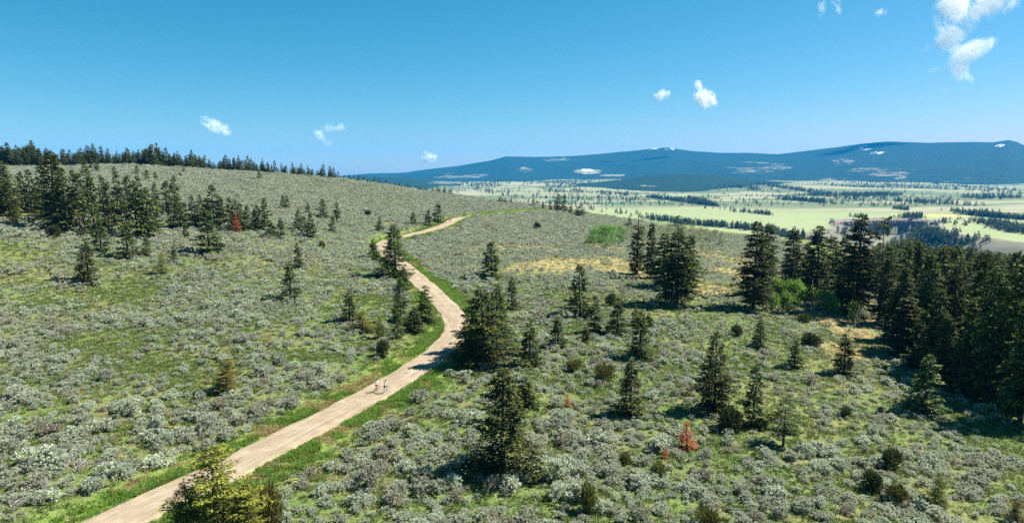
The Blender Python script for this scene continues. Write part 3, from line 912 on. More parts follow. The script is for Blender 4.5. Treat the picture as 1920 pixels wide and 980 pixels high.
for p in pairs:
    T(*p, "mid", "small dark conifer scattered on the upper sage slope above the columnar conifer", "conifers scattered on the upper sage slope")
for p in [(712, 432, 407, 16), (775, 423, 397, 17)]:
    T(*p, "mid", "small lone conifer on the slope just above the far stretch of gravel road", "lone conifers above the far road")
T(804, 423, 394, 22, "mid", "smaller of two conifers touching at the far end of the gravel road")
T(822, 417, 382, 28, "mid", "taller of two conifers touching at the far end of the gravel road")
for p in [(938, 380, 368, 14), (948, 381, 371, 10), (958, 383, 372, 10)]:
    T(*p, "far", "little dark conifer on the brow where the grassy track ends", "conifers on the brow by the track")
for p in [(1000, 388, 372, 14), (1018, 392, 375, 8), (1032, 395, 376, 10), (1045, 396, 363, 24), (1058, 398, 364, 16), (1070, 403, 380, 12), (1090, 407, 382, 24), (1082, 404, 386, 12)]:
    T(*p, "far", "dark conifer on the brow standing out against the pale valley", "conifers on the brow against the valley")
T(1180, 424, 405, 13, "far", "small conifer just above the bright aspen grove")
# --- firs round the golden meadow
T(1193, 514, 392, 34, "deadtop", "narrow fir with a long bare dead top by the aspens")
T(1219, 522, 417, 32, "tall", "narrow dark fir beside the fir with the bare dead top")
T(1243, 540, 438, 56, "tall", "dark fir joined to the left of the broad meadow fir")
T(1268, 573, 432, 84, "tall", "broad heavy fir standing at the lower edge of the golden meadow")
T(1290, 545, 440, 50, "tall", "dark fir behind the right side of the broad meadow fir")
T(1412, 580, 416, 74, "tall", "tall fir with drooping boughs, first of the line beside the golden meadow")
T(1438, 556, 420, 50, "tall", "fir close behind the drooping fir beside the golden meadow")
T(1482, 534, 428, 54, "tall", "stout fir behind the bright green shrubs")
T(1530, 558, 424, 62, "tall", "dark fir between the stout fir and the tallest fir")
T(1556, 552, 442, 46, "tall", "shorter dark fir wedged behind the bright green shrubs")
T(1578, 575, 440, 52, "tall", "dark fir hidden halfway behind the tallest fir")
T(1606, 588, 402, 82, "tall", "tallest fir, sunlit on one side, at the corner of the dense wood")
T(1648, 596, 410, 56, "open", "gaunt fir with open flat crown and visible trunk at the edge of the dense wood")
T(1510, 536, 455, 40, "tall", "small fir in the gap behind the stout fir")
T(1272, 442, 404, 26, "open", "dark flat-topped pine rising out of the pale aspens")
# --- dead trees
T(1287, 842, 790, 40, "dead", "dead orange conifer with all its needles turned rust red", short="dead orange conifer", name="dead_conifer")
T(1065, 762, 738, 17, "dead", "thin rust-red dead sapling near the pointed conifer", short="thin dead sapling", name="dead_conifer")
T(1247, 858, 836, 14, "dead", "tiny rust-red dead sapling downhill of the dead orange conifer", name="dead_conifer")
T(1757, 952, 886, 40, "yellow", "yellowish young conifer among the olive bushes low on the slope", short="yellowish young conifer")
T(1905, 985, 938, 46, "yellow", "yellow-tipped low conifer at the bottom of the slope below the dense wood", short="yellow-tipped low conifer")

# --- grove on the slope
G1 = "conifers in the grove on the hillside"
grove = [(6, 402, 303, 66), (42, 392, 322, 30), (60, 398, 318, 36), (105, 432, 283, 64), (84, 410, 312, 40), (125, 438, 318, 46), (152, 442, 326, 46), (178, 432, 330, 42), (205, 440, 342, 38), (168, 402, 312, 34),
         (222, 402, 322, 30), (240, 396, 328, 32), (258, 446, 340, 46), (278, 446, 352, 40), (262, 398, 330, 28), (312, 402, 338, 34), (328, 394, 330, 28), (292, 432, 372, 26), (334, 424, 366, 24), (346, 428, 378, 24),
         (362, 424, 366, 24), (376, 412, 364, 24), (402, 424, 348, 44), (416, 426, 368, 26), (432, 424, 370, 26), (442, 432, 374, 26), (452, 432, 380, 24), (466, 432, 384, 22), (484, 426, 384, 24), (498, 432, 372, 26),
         (142, 404, 320, 34), (116, 410, 330, 32), (196, 402, 330, 28), (292, 396, 342, 24), (230, 436, 352, 36), (18, 412, 338, 36), (-6, 408, 318, 50), (70, 420, 350, 34), (388, 424, 372, 24), (320, 428, 380, 22)]
for i, p in enumerate(grove):
    own = {3: "tallest and broadest conifer towering over the hillside grove", 0: "broad conifer at the uphill outer end of the hillside grove", 22: "bushy conifer topping the lower tail of the hillside grove"}.get(i)
    T(*p, "tall" if p[3] > 55 else "mid", own or "dark conifer crowded in the hillside grove below the crest", None if own else G1)
T(443, 436, 398, 18, "dead", "rust-brown dead conifer at the lower end of the hillside grove", name="dead_conifer")
T(478, 368 + 62, 392, 18, "mid", "short conifer closing the lower end of the hillside grove")
# --- scattered on the upper slope below the crest
for p in [(182, 322, 303, 14), (258, 328, 310, 12), (214, 326, 312, 12), (160, 326, 300, 18), (170, 318, 305, 10), (344, 324, 311, 9), (486, 337, 320, 11), (338, 332, 323, 9), (292, 340, 322, 12), (275, 338, 318, 15)]:
    T(*p, "mid", "small conifer straggling down from the crest forest onto the sage slope", "conifers below the crest forest")

# --- forest along the crest (counted trees) and its depth behind
g = np.random.default_rng(77)
CREST = [(0, 316), (100, 314), (200, 313), (300, 315), (400, 321), (500, 327), (600, 335), (650, 341), (700, 347), (760, 354), (850, 367)]
TOPS = [(0, 268), (30, 272), (65, 264), (90, 282), (140, 280), (190, 270), (215, 284), (285, 270), (300, 270), (330, 284), (372, 284), (400, 300), (432, 289), (470, 295), (530, 306), (560, 306), (590, 312), (618, 309), (640, 326), (690, 329), (760, 344), (800, 349), (850, 350)]
n_crest = 90
xs = np.linspace(-8, 846, n_crest) + g.normal(0, 3, n_crest)
for x in xs:
    cyy = interp_px(CREST, x); top = interp_px(TOPS, x) - 3 + abs(g.normal(0, 8)) * (1 if x < 620 else 0.6)
    d0 = interp_px([(0, 392), (200, 398), (400, 418), (620, 440), (850, 470)], x)
    dist = d0 + g.random() * 14 + (8 if x > 640 else 0)
    top = min(top, cyy - 8)
    plant_px(x, cyy, top, max(8, (cyy - top) * (0.36 + 0.2 * g.random())), "far", "dark conifer in the forest row along the hill crest", "conifers along the hill crest", dist=dist)

# --- dense wood falling away on the right (counted trees)
front = [(1672, 640, 545, 50), (1700, 668, 556, 80), (1722, 690, 585, 56), (1752, 705, 540, 62), (1768, 722, 590, 54), (1795, 738, 640, 50), (1812, 735, 560, 60), (1845, 752, 500, 74), (1868, 758, 655, 56), (1885, 768, 610, 60), (1912, 792, 560, 78), (1900, 760, 480, 80),
         (1690, 640, 500, 56), (1735, 660, 470, 60), (1780, 690, 500, 60), (1830, 716, 468, 66), (1660, 610, 480, 46), (1935, 800, 500, 80), (1880, 735, 505, 60), (1822, 742, 650, 46)]
for p in front:
    T(*p, "tall" if p[1] - p[2] > 110 else "mid", "dark conifer on the front edge of the dense wood", "conifers on the front edge of the dense wood")
WOOD_N = 64
wood = []
tries = 0
while len(wood) < 420 and tries < 20000:
    tries += 1
    y = 105 + 300 * g.random() ** 1.1; x = 70 + 330 * g.random()
    sd = float(poly_sd(x, y, UP))
    u = 960 + FPX * x / (y * math.cos(PITCH))
    if sd < 3 or sd > 330 or u > 2000 or u < 1585: continue
    if any((x - a) ** 2 + (y - b) ** 2 < 14 for a, b, *_ in wood): continue
    z = float(ground(x, y)); 
    px, py, zc = project([[x, y, z]])
    # tree tops reach the skyline of the wood in the photograph, never above it
    lim = interp_px([(1585, 470), (1640, 455), (1690, 448), (1715, 442), (1740, 464), (1800, 458), (1850, 470), (1900, 472), (2000, 490)], px[0])
    h = 13 + 9 * g.random()
    hm = height_for(np.array([x, y, z]), lim + abs(g.normal(0, 14)))
    if hm < 6: continue
    wood.append((x, y, z, min(h, hm), zc[0]))
wood.sort(key=lambda w: w[1])
for w in wood[:WOOD_N]:
    plant(np.array(w[:3]) - [0, 0, 0.1], w[3], w[3] * (0.30 + 0.1 * g.random()), "mid", "dark conifer inside the dense wood on the falling slope", "conifers inside the dense wood")

# ------------------------------------------------------------------ instanced masses (kind = stuff)
PBIN = []
def instancer(name, label, pts, rot, scl, idx, protos, tilt=None):
    """one object whose points carry copies of the prototypes"""
    n = len(pts)
    me = bpy.data.meshes.new(name)
    me.vertices.add(n); me.vertices.foreach_set("co", np.asarray(pts, np.float32).ravel())
    a = me.attributes.new("rz", 'FLOAT', 'POINT'); a.data.foreach_set("value", np.asarray(rot, np.float32))
    a = me.attributes.new("sc", 'FLOAT_VECTOR', 'POINT'); a.data.foreach_set("vector", np.asarray(scl, np.float32).ravel())
    a = me.attributes.new("pk", 'INT', 'POINT'); a.data.foreach_set("value", np.asarray(idx, np.int32))
    o = link(name, me, kind="stuff", label=label)
    ng = bpy.data.node_groups.new(name + "_nodes", 'GeometryNodeTree')
    ng.interface.new_socket("Geometry", in_out='INPUT', socket_type='NodeSocketGeometry')
    ng.interface.new_socket("Geometry", in_out='OUTPUT', socket_type='NodeSocketGeometry')
    N = ng.nodes; Lk = ng.links
    gi = N.new("NodeGroupInput"); go = N.new("NodeGroupOutput"); jn = N.new("GeometryNodeJoinGeometry")
    def named(nm, dt):
        x = N.new("GeometryNodeInputNamedAttribute"); x.data_type = dt; x.inputs[0].default_value = nm
        return next(s for s in x.outputs if s.enabled and s.name == "Attribute")
    rz = named("rz", 'FLOAT'); sc = named("sc", 'FLOAT_VECTOR'); pk = named("pk", 'INT')
    cx = N.new("ShaderNodeCombineXYZ"); Lk.new(rz, cx.inputs[2])
    for k, pr in enumerate(protos):
        if pr.name not in [p.name for p in PBIN]: PBIN.append(pr)
        oi = N.new("GeometryNodeObjectInfo"); oi.transform_space = 'ORIGINAL'
        oi.inputs["Object"].default_value = pr; oi.inputs["As Instance"].default_value = True
        cmp_ = N.new("FunctionNodeCompare"); cmp_.data_type = 'INT'; cmp_.operation = 'EQUAL'
        ins = [s for s in cmp_.inputs if s.enabled]
        Lk.new(pk, ins[0]); ins[1].default_value = k
        ip = N.new("GeometryNodeInstanceOnPoints")
        Lk.new(gi.outputs[0], ip.inputs["Points"]); Lk.new(cmp_.outputs[0], ip.inputs["Selection"])
        Lk.new(oi.outputs["Geometry"], ip.inputs["Instance"])
        Lk.new(cx.outputs[0], ip.inputs["Rotation"]); Lk.new(sc, ip.inputs["Scale"])
        Lk.new(ip.outputs[0], jn.inputs[0])
    Lk.new(jn.outputs[0], go.inputs[0])
    md = o.modifiers.new("spread", 'NODES'); md.node_group = ng
    return o

def proto_obj(name, me):
    return bpy.data.objects.new(name, me)      # never linked: only a source of shape for the masses

def tree_mesh_joined(name, tr, cr):
    vt = np.empty(len(tr.vertices) * 3, np.float32); tr.vertices.foreach_get("co", vt)
    vc = np.empty(len(cr.vertices) * 3, np.float32); cr.vertices.foreach_get("co", vc)
    ft = np.empty(len(tr.loops), np.int32); tr.loops.foreach_get("vertex_index", ft)
    fc = np.empty(len(cr.loops), np.int32); cr.loops.foreach_get("vertex_index", fc)
    tp = np.empty(len(cr.vertices), np.float32); cr.attributes["tip"].data.foreach_get("value", tp)
    nt = len(vt) // 3
    return mesh_np(name, np.vstack([vt.reshape(-1, 3), vc.reshape(-1, 3)]), [ft.reshape(-1, 4), fc.reshape(-1, 4) + nt],
                   mat_idx=np.concatenate([np.zeros(len(ft) // 4), np.ones(len(fc) // 4)]), mats=[tr.materials[0], cr.materials[0]],
                   attrs={"tip": ('POINT', np.concatenate([np.zeros(nt), tp]))})
FAR_P = [proto_obj("far_conifer", tree_mesh_joined("far_conifer", *PROTO["far"][i][:2])) for i in range(3)]
rest = wood[WOOD_N:]
# second rows of the crest forest
crest2 = []
for k in range(760):
    x = 860 * g.random() ** 1.35 - 10; cyy = interp_px(CREST, x)
    d0 = interp_px([(0, 392), (200, 398), (400, 418), (620, 440), (850, 470)], x) + 4 + 34 * g.random()
    dd = ray(x, cyy); P = np.array([dd[0] * d0, d0, float(ground(dd[0] * d0, d0))])
    top = max(interp_px(TOPS, x) + 5 + abs(g.normal(0, 9)), 0); h = height_for(P, min(top, cyy - 6))
    if h > 2: crest2.append((*P, min(h, 15)))
W = [(w[0], w[1], w[2] - 0.1, w[3]) for w in rest] + [(c[0], c[1], c[2] - 0.1, c[3]) for c in crest2]
W = np.array(W)
hs = W[:, 3] / 12.0
instancer("conifer_wood", "deep mass of dark conifers behind the counted trees of the crest and the dense wood", W[:, :3], g.random(len(W)) * 6.28,
          np.stack([hs * (0.9 + 0.35 * g.random(len(W))), hs * (0.9 + 0.35 * g.random(len(W))), hs], 1), g.integers(0, 3, len(W)), FAR_P)

# valley groves: low trees following the photograph's dark bands
LOW_P = []
for i in range(3):
    gg = np.random.default_rng(900 + i)
    n = 46; tz_ = gg.random(n) ** 1.2; az = gg.random(n) * 6.283
    rr_ = 2.3 * (1 - tz_) ** 0.7 * (0.5 + 0.5 * gg.random(n)) + 0.15
    Pp = np.stack([np.cos(az) * rr_ * 0.4, np.sin(az) * rr_ * 0.4, 0.8 + tz_ * 9.8], 1)
    D = unit(np.stack([np.cos(az), np.sin(az), 0.1 + 0.6 * gg.random(n)], 1))
    v, f = diamonds(Pp, D, rr_ * 0.9 + 0.7, 1.6, gg, 1.0)
    vt, ft = tube([[0, 0, -0.5], [0, 0, 5], [0, 0, 10.8]], [0.25, 0.15, 0.03], 4)
    V_, F_ = join([(vt, ft), (v, f)])
    LOW_P.append(proto_obj("valley_conifer", mesh_np("valley_conifer", V_, [F_], mats=[M_NEEDLE], attrs={"tip": ('POINT', np.zeros(len(V_)))})))
bands = [  # px0, py0, px1, py1, spread in metres, count
    (1212, 370, 1345, 387, 45, 230), (1290, 374, 1345, 386, 30, 90), (1205, 410, 1262, 416, 22, 60), (1262, 418, 1420, 431, 20, 190), (1440, 436, 1572, 446, 26, 240), (1560, 446, 1640, 452, 40, 120),
    (1400, 398, 1445, 404, 14, 34), (1592, 368, 1668, 366, 70, 240), (1460, 374, 1548, 380, 40, 140), (1830, 405, 1925, 412, 60, 300), (1850, 416, 1925, 440, 40, 260), (1790, 398, 1850, 400, 30, 60),
    (1770, 446, 1910, 466, 45, 280), (1700, 452, 1775, 436, 60, 420), (1720, 470, 1800, 480, 60, 200), (1030, 350, 1100, 349, 200, 90), (1140, 352, 1260, 354, 220, 140), (1020, 358, 1100, 362, 100, 60), (880, 348, 940, 350, 150, 60),
    (1120, 366, 1190, 366, 50, 50), (1510, 366, 1590, 372, 120, 110), (1680, 378, 1800, 384, 60, 90), (1820, 372, 1910, 371, 60, 90), (1700, 350, 1915, 356, 250, 120), (1680, 392, 1700, 394, 20, 34), (890, 355, 960, 366, 120, 50), (1780, 355, 1920, 364, 200, 60),
    (1150, 350, 1330, 358, 120, 420), (1330, 358, 1560, 363, 140, 420), (1560, 352, 1700, 350, 200, 160), (860, 343, 1180, 343, 300, 420), (1690, 346, 1920, 348, 350, 420), (1690, 436, 1768, 440, 14, 260), (1650, 446, 1770, 452, 30, 320), (1580, 436, 1650, 440, 24, 50), (1330, 392, 1440, 402, 30, 26), (1000, 368, 1200, 376, 90, 34), (1100, 392, 1220, 406, 60, 20)]
VP = []
for (x0, y0, x1, y1, sp, cnt) in bands:
    for k in range(cnt):
        f_ = g.random(); px = x0 + (x1 - x0) * f_; py = y0 + (y1 - y0) * f_
        a = vplan(px, py)
        for _ in range(2):
            a = vplan(px, py, float(valley_z(np.array([a[0]]), np.array([a[1]]))[0]))
        r_ = math.hypot(*a); q_ = g.normal(0, sp * 1.25)
        x, y = a[0] + g.normal(0, 6), a[1] * (1 + q_ / r_)
        if r_ > 9000: continue
        VP.append((x, y, (0.75 + 0.7 * g.random()) * (1.05 if r_ < 2600 else 1.35)))
# loose single trees over the open range
for k in range(3200):
    px = g.uniform(840, 1920); py = 337 + 50 * g.random() ** 1.6
    a = vplan(px, py)
    if vnoise(a[0] / 260, a[1] / 420, 5) < 0.5 and g.random() < 0.8: continue
    if math.hypot(*a) > 8000: continue
    VP.append((a[0], a[1], 0.6 + 0.9 * g.random()))
VP = np.array(VP)
VPZ = height_raw(VP[:, 0], VP[:, 1])
instancer("valley_trees", "dark groves and lines of distant trees across the valley", np.column_stack([VP[:, :2], VPZ - 0.2]), g.random(len(VP)) * 6.28,
          np.stack([VP[:, 2] * 1.15, VP[:, 2] * 1.15, VP[:, 2]], 1), g.integers(0, 3, len(VP)), LOW_P)

# ------------------------------------------------------------------ sagebrush
def sage_mesh(name, seed, n, leaf, rad=0.75, ht=0.85, stems=9, bare=0.0):
    """several rounded heads of narrow grey-green leaves on woody stems"""
    g = np.random.default_rng(seed)
    nl = g.integers(5, 9)
    an = g.random(nl) * 6.283; rr = rad * 0.62 * np.sqrt(g.random(nl))
    C = np.stack([np.cos(an) * rr, np.sin(an) * rr, ht * (0.36 + 0.26 * g.random(nl))], 1)
    cr = rad * (0.34 + 0.22 * g.random(nl))
    nh = max(10, n // 22)
    hk = g.choice(nl, nh, p=cr ** 2 / (cr ** 2).sum())
    hd = unit(g.normal(size=(nh, 3)) + np.array([0, 0, 0.45]))
    HC = C[hk] + hd * (cr[hk] * (0.60 + 0.42 * g.random(nh)))[:, None]
    k = g.integers(0, nh, n)
    d = unit(unit(g.normal(size=(n, 3))) * 0.8 + hd[k] * 0.7 + np.array([0, 0, 0.35]))
    Pp = HC[k] + d * (0.075 * (0.3 + 0.8 * g.random(n)))[:, None]
    Pp[:, 2] = np.maximum(Pp[:, 2], 0.03)
    D = unit(d * 0.8 + hd[k] * 0.3 + np.array([0, 0, 0.55]) + g.normal(0, 0.25, (n, 3)))
    V, F = diamonds(Pp, D, leaf[0] * (0.6 + 0.8 * g.random(n)), leaf[1] * (0.7 + 0.6 * g.random(n)), g, 0.7)
    st = []
    for i in range(stems):
        c = C[i % nl] + g.normal(0, 0.08, 3)
        mid_ = c * [0.45, 0.45, 0.5] + g.normal(0, 0.05, 3)
        st.append(tube([[c[0] * 0.1, c[1] * 0.1, -0.12], mid_, c], [0.035, 0.022, 0.008], 3))
    Vs, Fs = join(st)
    return mesh_np(name, np.vstack([Vs, V]), [np.vstack([Fs, F + len(Vs)])], mat_idx=np.concatenate([np.zeros(len(Fs)), np.ones(len(F))]), mats=[M_SAGESTEM, M_SAGE])
SAGE_HI = [sage_mesh("sagebrush", 400 + i, 1300, (0.14, 0.062)) for i in range(6)]
SAGE_LO = [sage_mesh("sagebrush_small", 420 + i, 260, (0.24, 0.12), stems=4) for i in range(6)]

def scatter(step, dmax, dmin=38, margin=1.12, seed=3, jitter=0.9):
    """jittered points over the ground the camera (or one a step aside) can see"""
    g = np.random.default_rng(seed)
    X, Y = np.meshgrid(np.arange(-330, 330, step), np.arange(dmin, dmax, step))
    X = X.ravel() + (g.random(X.size) - 0.5) * step * jitter; Y = Y.ravel() + (g.random(Y.size) - 0.5) * step * jitter
    px, py, zc = project(np.stack([X, Y, np.interp(Y, [0, 600], [0, 0])], 1))
    ok = (np.abs(X) < (Y * 0.76 + 8) * margin)
    X = X[ok]; Y = Y[ok]
    sd = poly_sd(X, Y, UP)
    X = X[sd < 26]; Y = Y[sd < 26]; sd = sd[sd < 26]
    Z = grid_z(X, Y)
    px, py, zc = project(np.stack([X, Y, Z], 1))
    ok = (py < 1085) & (px > -120) & (px < 2040)
    return X[ok], Y[ok], Z[ok], sd[ok], px[ok], py[ok], zc[ok]

def road_clear(X, Y):
    d, i = road_dist(X, Y)
    d2, _ = road_dist(X, Y, TRACK)
    return d, np.minimum(np.abs(d), np.abs(d2) + 0.9)

TR = np.array(TREES)
def near_tree(X, Y, r):
    best = np.full(len(X), 1e9)
    for a, b in TR:
        best = np.minimum(best, (X - a) ** 2 + (Y - b) ** 2)
    return best < r * r

g = np.random.default_rng(515)
X, Y, Z, sd, px, py, zc = scatter(0.97, 500, seed=8)
rd, rc = road_clear(X, Y)
dryw = blob_mask(X, Y, DRY, 31); lushw = blob_mask(X, Y, LUSH, 37)
patch = fbm(X, Y, 17, 3, 71)
clump = fbm(X, Y, 4.2, 2, 73)
# thick far up the hill, thinner with grass between on the low ground to the right
dens = 0.46 + 1.1 * (patch - 0.5) + 1.0 * (clump - 0.5) + 0.36 * smooth((Y - 130) / 120) + 0.06 * (X < -20) + 0.12 * smooth((Y - 85) / 40)
dens -= 0.42 * lushw + 0.72 * dryw
dens -= 1.0 * (1 - smooth((rc - 4.3) / 3.2))
dens -= 0.9 * smooth((sd + 2) / 10) * (X / np.maximum(Y, 1) > 0.44)
keep = (g.random(len(X)) < dens) & (rc > 4.0) & ~near_tree(X, Y, 1.1)
X, Y, Z, px, py, zc, lushw, rd = [a[keep] for a in (X, Y, Z, px, py, zc, lushw, rd)]
size = np.clip(g.lognormal(-0.36, 0.42, len(X)), 0.28, 2.0)
size *= np.where(px > 1150, 0.88, 1.0) * np.where(Y < 82, 1.10, 0.90) * (1 - 0.25 * lushw)
size = np.where(Y > 180, np.maximum(size, 0.55) * 1.06, size)
sxyz = np.stack([size * (0.85 + 0.4 * g.random(len(X))), size * (0.85 + 0.4 * g.random(len(X))), size * (0.75 + 0.35 * g.random(len(X)))], 1)
rots = g.random(len(X)) * 6.283
inframe = (px > 5) & (px < 1915) & (py < 985)
# keep the gap of bare ground free in front of the riders etc.; largest in view become single plants
rank = np.argsort(-np.where(inframe, size / zc, 0))
big = rank[:300]
mask = np.ones(len(X), bool); mask[big] = False
MKX = np.array([m[0] for m in MARKS]); MKY = np.array([m[1] for m in MARKS])
for k in big:
    o = link("sagebrush", SAGE_HI[k % 6], loc=(X[k], Y[k], Z[k] - 0.04), rot=(0, 0, rots[k]), scale=sxyz[k])
    dm = np.hypot(MKX - X[k], MKY - Y[k]); mk = MARKS[int(dm.argmin())][2]
    where = "on the bank above the road" if rd[k] < 0 and abs(rd[k]) < 9 else "on the slope above the road" if rd[k] < 0 else "by the lower road verge" if abs(rd[k]) < 11 else "close under" if dm.min() < 5 else "in the open"
    lab = "large sagebrush close beside the " + mk if where == "close under" else "large sagebrush " + where + " nearest to the " + mk
    gr = lab.replace("large sagebrush", "sagebrush")
    o["label"] = lab; o["group"] = gr; o["category"] = "sagebrush"
SAGE_HI_P = [proto_obj("sagebrush_shape", m) for m in SAGE_HI]
SAGE_LO_P = [proto_obj("sagebrush_shape", m) for m in SAGE_LO]
Xs, Ys, Zs, zs = X[mask], Y[mask], Z[mask], zc[mask]
pk = np.where(zs < 125, g.integers(0, 6, len(Xs)), 6 + g.integers(0, 6, len(Xs)))
instancer("sagebrush_cover", "countless smaller and farther grey-green sagebrush covering the whole slope", np.column_stack([Xs, Ys, Zs - 0.04]), rots[mask], sxyz[mask], pk, SAGE_HI_P + SAGE_LO_P)
print("sage", len(X))

# ------------------------------------------------------------------ grass and small herbs
def tuft_mesh(name, seed, n, spread, L, W, mat, up=1.0):
    g = np.random.default_rng(seed)
    a = g.random(n) * 6.283; r = spread * np.sqrt(g.random(n))
    Pp = np.stack([np.cos(a) * r, np.sin(a) * r, np.zeros(n) - 0.02], 1)
    D = unit(np.stack([np.cos(a), np.sin(a), np.zeros(n)], 1) * (0.3 + 0.5 * g.random((n, 1))) + np.array([0, 0, up]) + g.normal(0, 0.25, (n, 3)))
    V, F = diamonds(Pp, D, L * (0.6 + 0.8 * g.random(n)), W * (0.7 + 0.6 * g.random(n)), g, 0.5)
    return mesh_np(name, V, [F], mats=[mat])
TUFT_G = [proto_obj("tuft", tuft_mesh("green_tuft", 500 + i, 34, 0.34, 0.34, 0.085, M_GRASS, 0.7)) for i in range(3)]
TUFT_V = [proto_obj("tuft", tuft_mesh("verge_tuft", 510 + i, 44, 0.36, 0.42, 0.075, M_GRASSV, 1.0)) for i in range(3)]
TUFT_D = [proto_obj("tuft", tuft_mesh("dry_tuft", 520 + i, 26, 0.32, 0.34, 0.05, M_DRYGRASS, 0.9)) for i in range(3)]
X, Y, Z, sd, px, py, zc = scatter(0.62, 185, seed=21, margin=1.05)
rd, rc = road_clear(X, Y)
dryw = blob_mask(X, Y, DRY, 31); lushw = blob_mask(X, Y, LUSH, 37)
pn = fbm(X, Y, 6, 3, 81); pw = fbm(X, Y, 13, 3, 83)
pr = np.clip(0.58 + 1.5 * (pn - 0.5) + 0.3 * lushw - 0.25 * dryw, 0, 1) * (1 - 0.45 * smooth((Y - 110) / 80))
keep = (g.random(len(X)) < pr) & (rc > 5.2) & ~((sd > -3) & (X / np.maximum(Y, 1) > 0.44))
X, Y, Z, pw, dryw = [a[keep] for a in (X, Y, Z, pw, dryw)]
pk = np.where((g.random(len(X)) < np.clip(0.08 + 1.4 * (pw - 0.55), 0.03, 0.7)) | (dryw > 0.4), 3, 0) + g.integers(0, 3, len(X))
X2, Y2, Z2, sd2, *_r = scatter(1.0, 330, dmin=120, seed=29)
dw = blob_mask(X2, Y2, DRY, 31)
k2 = (dw > 0.25) & (g.random(len(X2)) < 0.55); X2, Y2, Z2 = X2[k2], Y2[k2], Z2[k2]
X = np.concatenate([X, X2]); Y = np.concatenate([Y, Y2]); Z = np.concatenate([Z, Z2])
pk = np.concatenate([pk, np.where(fbm(X2, Y2, 7, 3, 87) > 0.52, 0, 3) + g.integers(0, 3, len(X2))])
s_ = 0.55 + 0.75 * g.random(len(X))
instancer("meadow_grass", "short green and straw grass between the sagebrush", np.column_stack([X, Y, Z]), g.random(len(X)) * 6.28, np.stack([s_, s_, s_ * 0.85], 1), pk, TUFT_G + TUFT_D)
print("grass", len(X))
# verge: strips along both edges of the road, lush on the downhill side
VX_, VY_, VS, VK = [], [], [], []
Tt = unit(np.gradient(ROAD, axis=0)); Nr = np.stack([Tt[:, 1], -Tt[:, 0]], 1)
zc_r = ROAD[:, 1]
for i in range(len(ROAD) - 1):
    far_ = ROAD[i, 1] > 200
    for sgn in (-1, 1):
        nn = 26 if not far_ else 10
        wid = 3.4 if sgn > 0 else 2.6
        off = ROAD_W - 0.05 + np.abs(g.normal(0, 1, nn)) * wid * 0.55
        f_ = g.random(nn)
        P2 = ROAD[i] * (1 - f_[:, None]) + ROAD[i + 1] * f_[:, None] + Nr[i] * (sgn * off)[:, None]
        dn = fbm(P2[:, 0], P2[:, 1], 3.0 if sgn < 0 else 5.0, 3, 91)
        ok = (dn > (0.46 if sgn < 0 else 0.36)) | (g.random(nn) < 0.25)
        dd = fbm(P2[:, 0], P2[:, 1], 4.0, 2, 93)
        VX_.append(P2[ok, 0]); VY_.append(P2[ok, 1])
        VK.append((np.where((dd > (0.70 if sgn > 0 else 0.60)) | (g.random(nn) < 0.06), 3, 0) + g.integers(0, 3, nn))[ok]); VS.append((np.clip((off - ROAD_W + 0.25) / 0.8, 0.35, 1) * (0.6 + 0.7 * g.random(nn)))[ok])
for i in range(len(TRACK) - 1):
    nn = 10; off = g.normal(0, 1.6, nn); off += np.sign(off) * 0.7
    Tq = unit(TRACK[i + 1] - TRACK[i]); P2 = TRACK[i] + np.array([Tq[1], -Tq[0]]) * off[:, None] + Tq * g.random((nn, 1)) * 2
    VX_.append(P2[:, 0]); VY_.append(P2[:, 1]); VK.append(g.integers(0, 3, nn)); VS.append(0.7 + 0.6 * g.random(nn))
VX_ = np.concatenate(VX_); VY_ = np.concatenate(VY_); VS = np.concatenate(VS); VK = np.concatenate(VK)
dchk, _ = road_dist(VX_, VY_)
okv = np.abs(dchk) > ROAD_W - 0.35
VX_, VY_, VS, VK = VX_[okv], VY_[okv], VS[okv], VK[okv]
instancer("verge_grass", "bright green grass lining both edges of the gravel road", np.column_stack([VX_, VY_, grid_z(VX_, VY_) + 0.02]), g.random(len(VX_)) * 6.28, np.stack([VS, VS, VS], 1), VK, TUFT_V + TUFT_D)
print("verge", len(VX_))

# ------------------------------------------------------------------ other shrubs
def dome_mesh(name, seed, n, leaf, mat, rad=1.0, ht=1.0, lobes=7, upright=0.5):
    g = np.random.default_rng(seed)
    an = g.random(lobes) * 6.283; rr = rad * 0.55 * np.sqrt(g.random(lobes))
    C = np.stack([np.cos(an) * rr, np.sin(an) * rr, ht * (0.34 + 0.24 * g.random(lobes))], 1)
    cr = rad * (0.40 + 0.2 * g.random(lobes))
    k = g.choice(lobes, n)
    d = unit(g.normal(size=(n, 3)) + np.array([0, 0, 0.3]))
    Pp = C[k] + d * (cr[k] * (0.45 + 0.6 * g.random(n)))[:, None] * np.array([1, 1, ht / rad])
    Pp[:, 2] = np.maximum(Pp[:, 2], 0.02)
    D = unit(d + np.array([0, 0, upright]) + g.normal(0, 0.4, (n, 3)))
    V, F = diamonds(Pp, D, leaf[0] * (0.6 + 0.8 * g.random(n)), leaf[1] * (0.7 + 0.6 * g.random(n)), g)
    st = [tube([[0, 0, -0.15], C[i] * [0.5, 0.5, 0.5], C[i]], [0.05, 0.035, 0.012], 4) for i in range(lobes)]
    Vs, Fs = join(st)
    return (mesh_np(name + "_stems", Vs, [Fs], mats=[M_BARK], smooth_shade=True), mesh_np(name + "_leaves", V, [F], mats=[mat], attrs={"tip": ('POINT', np.repeat(g.random(n) ** 3, 4))}))
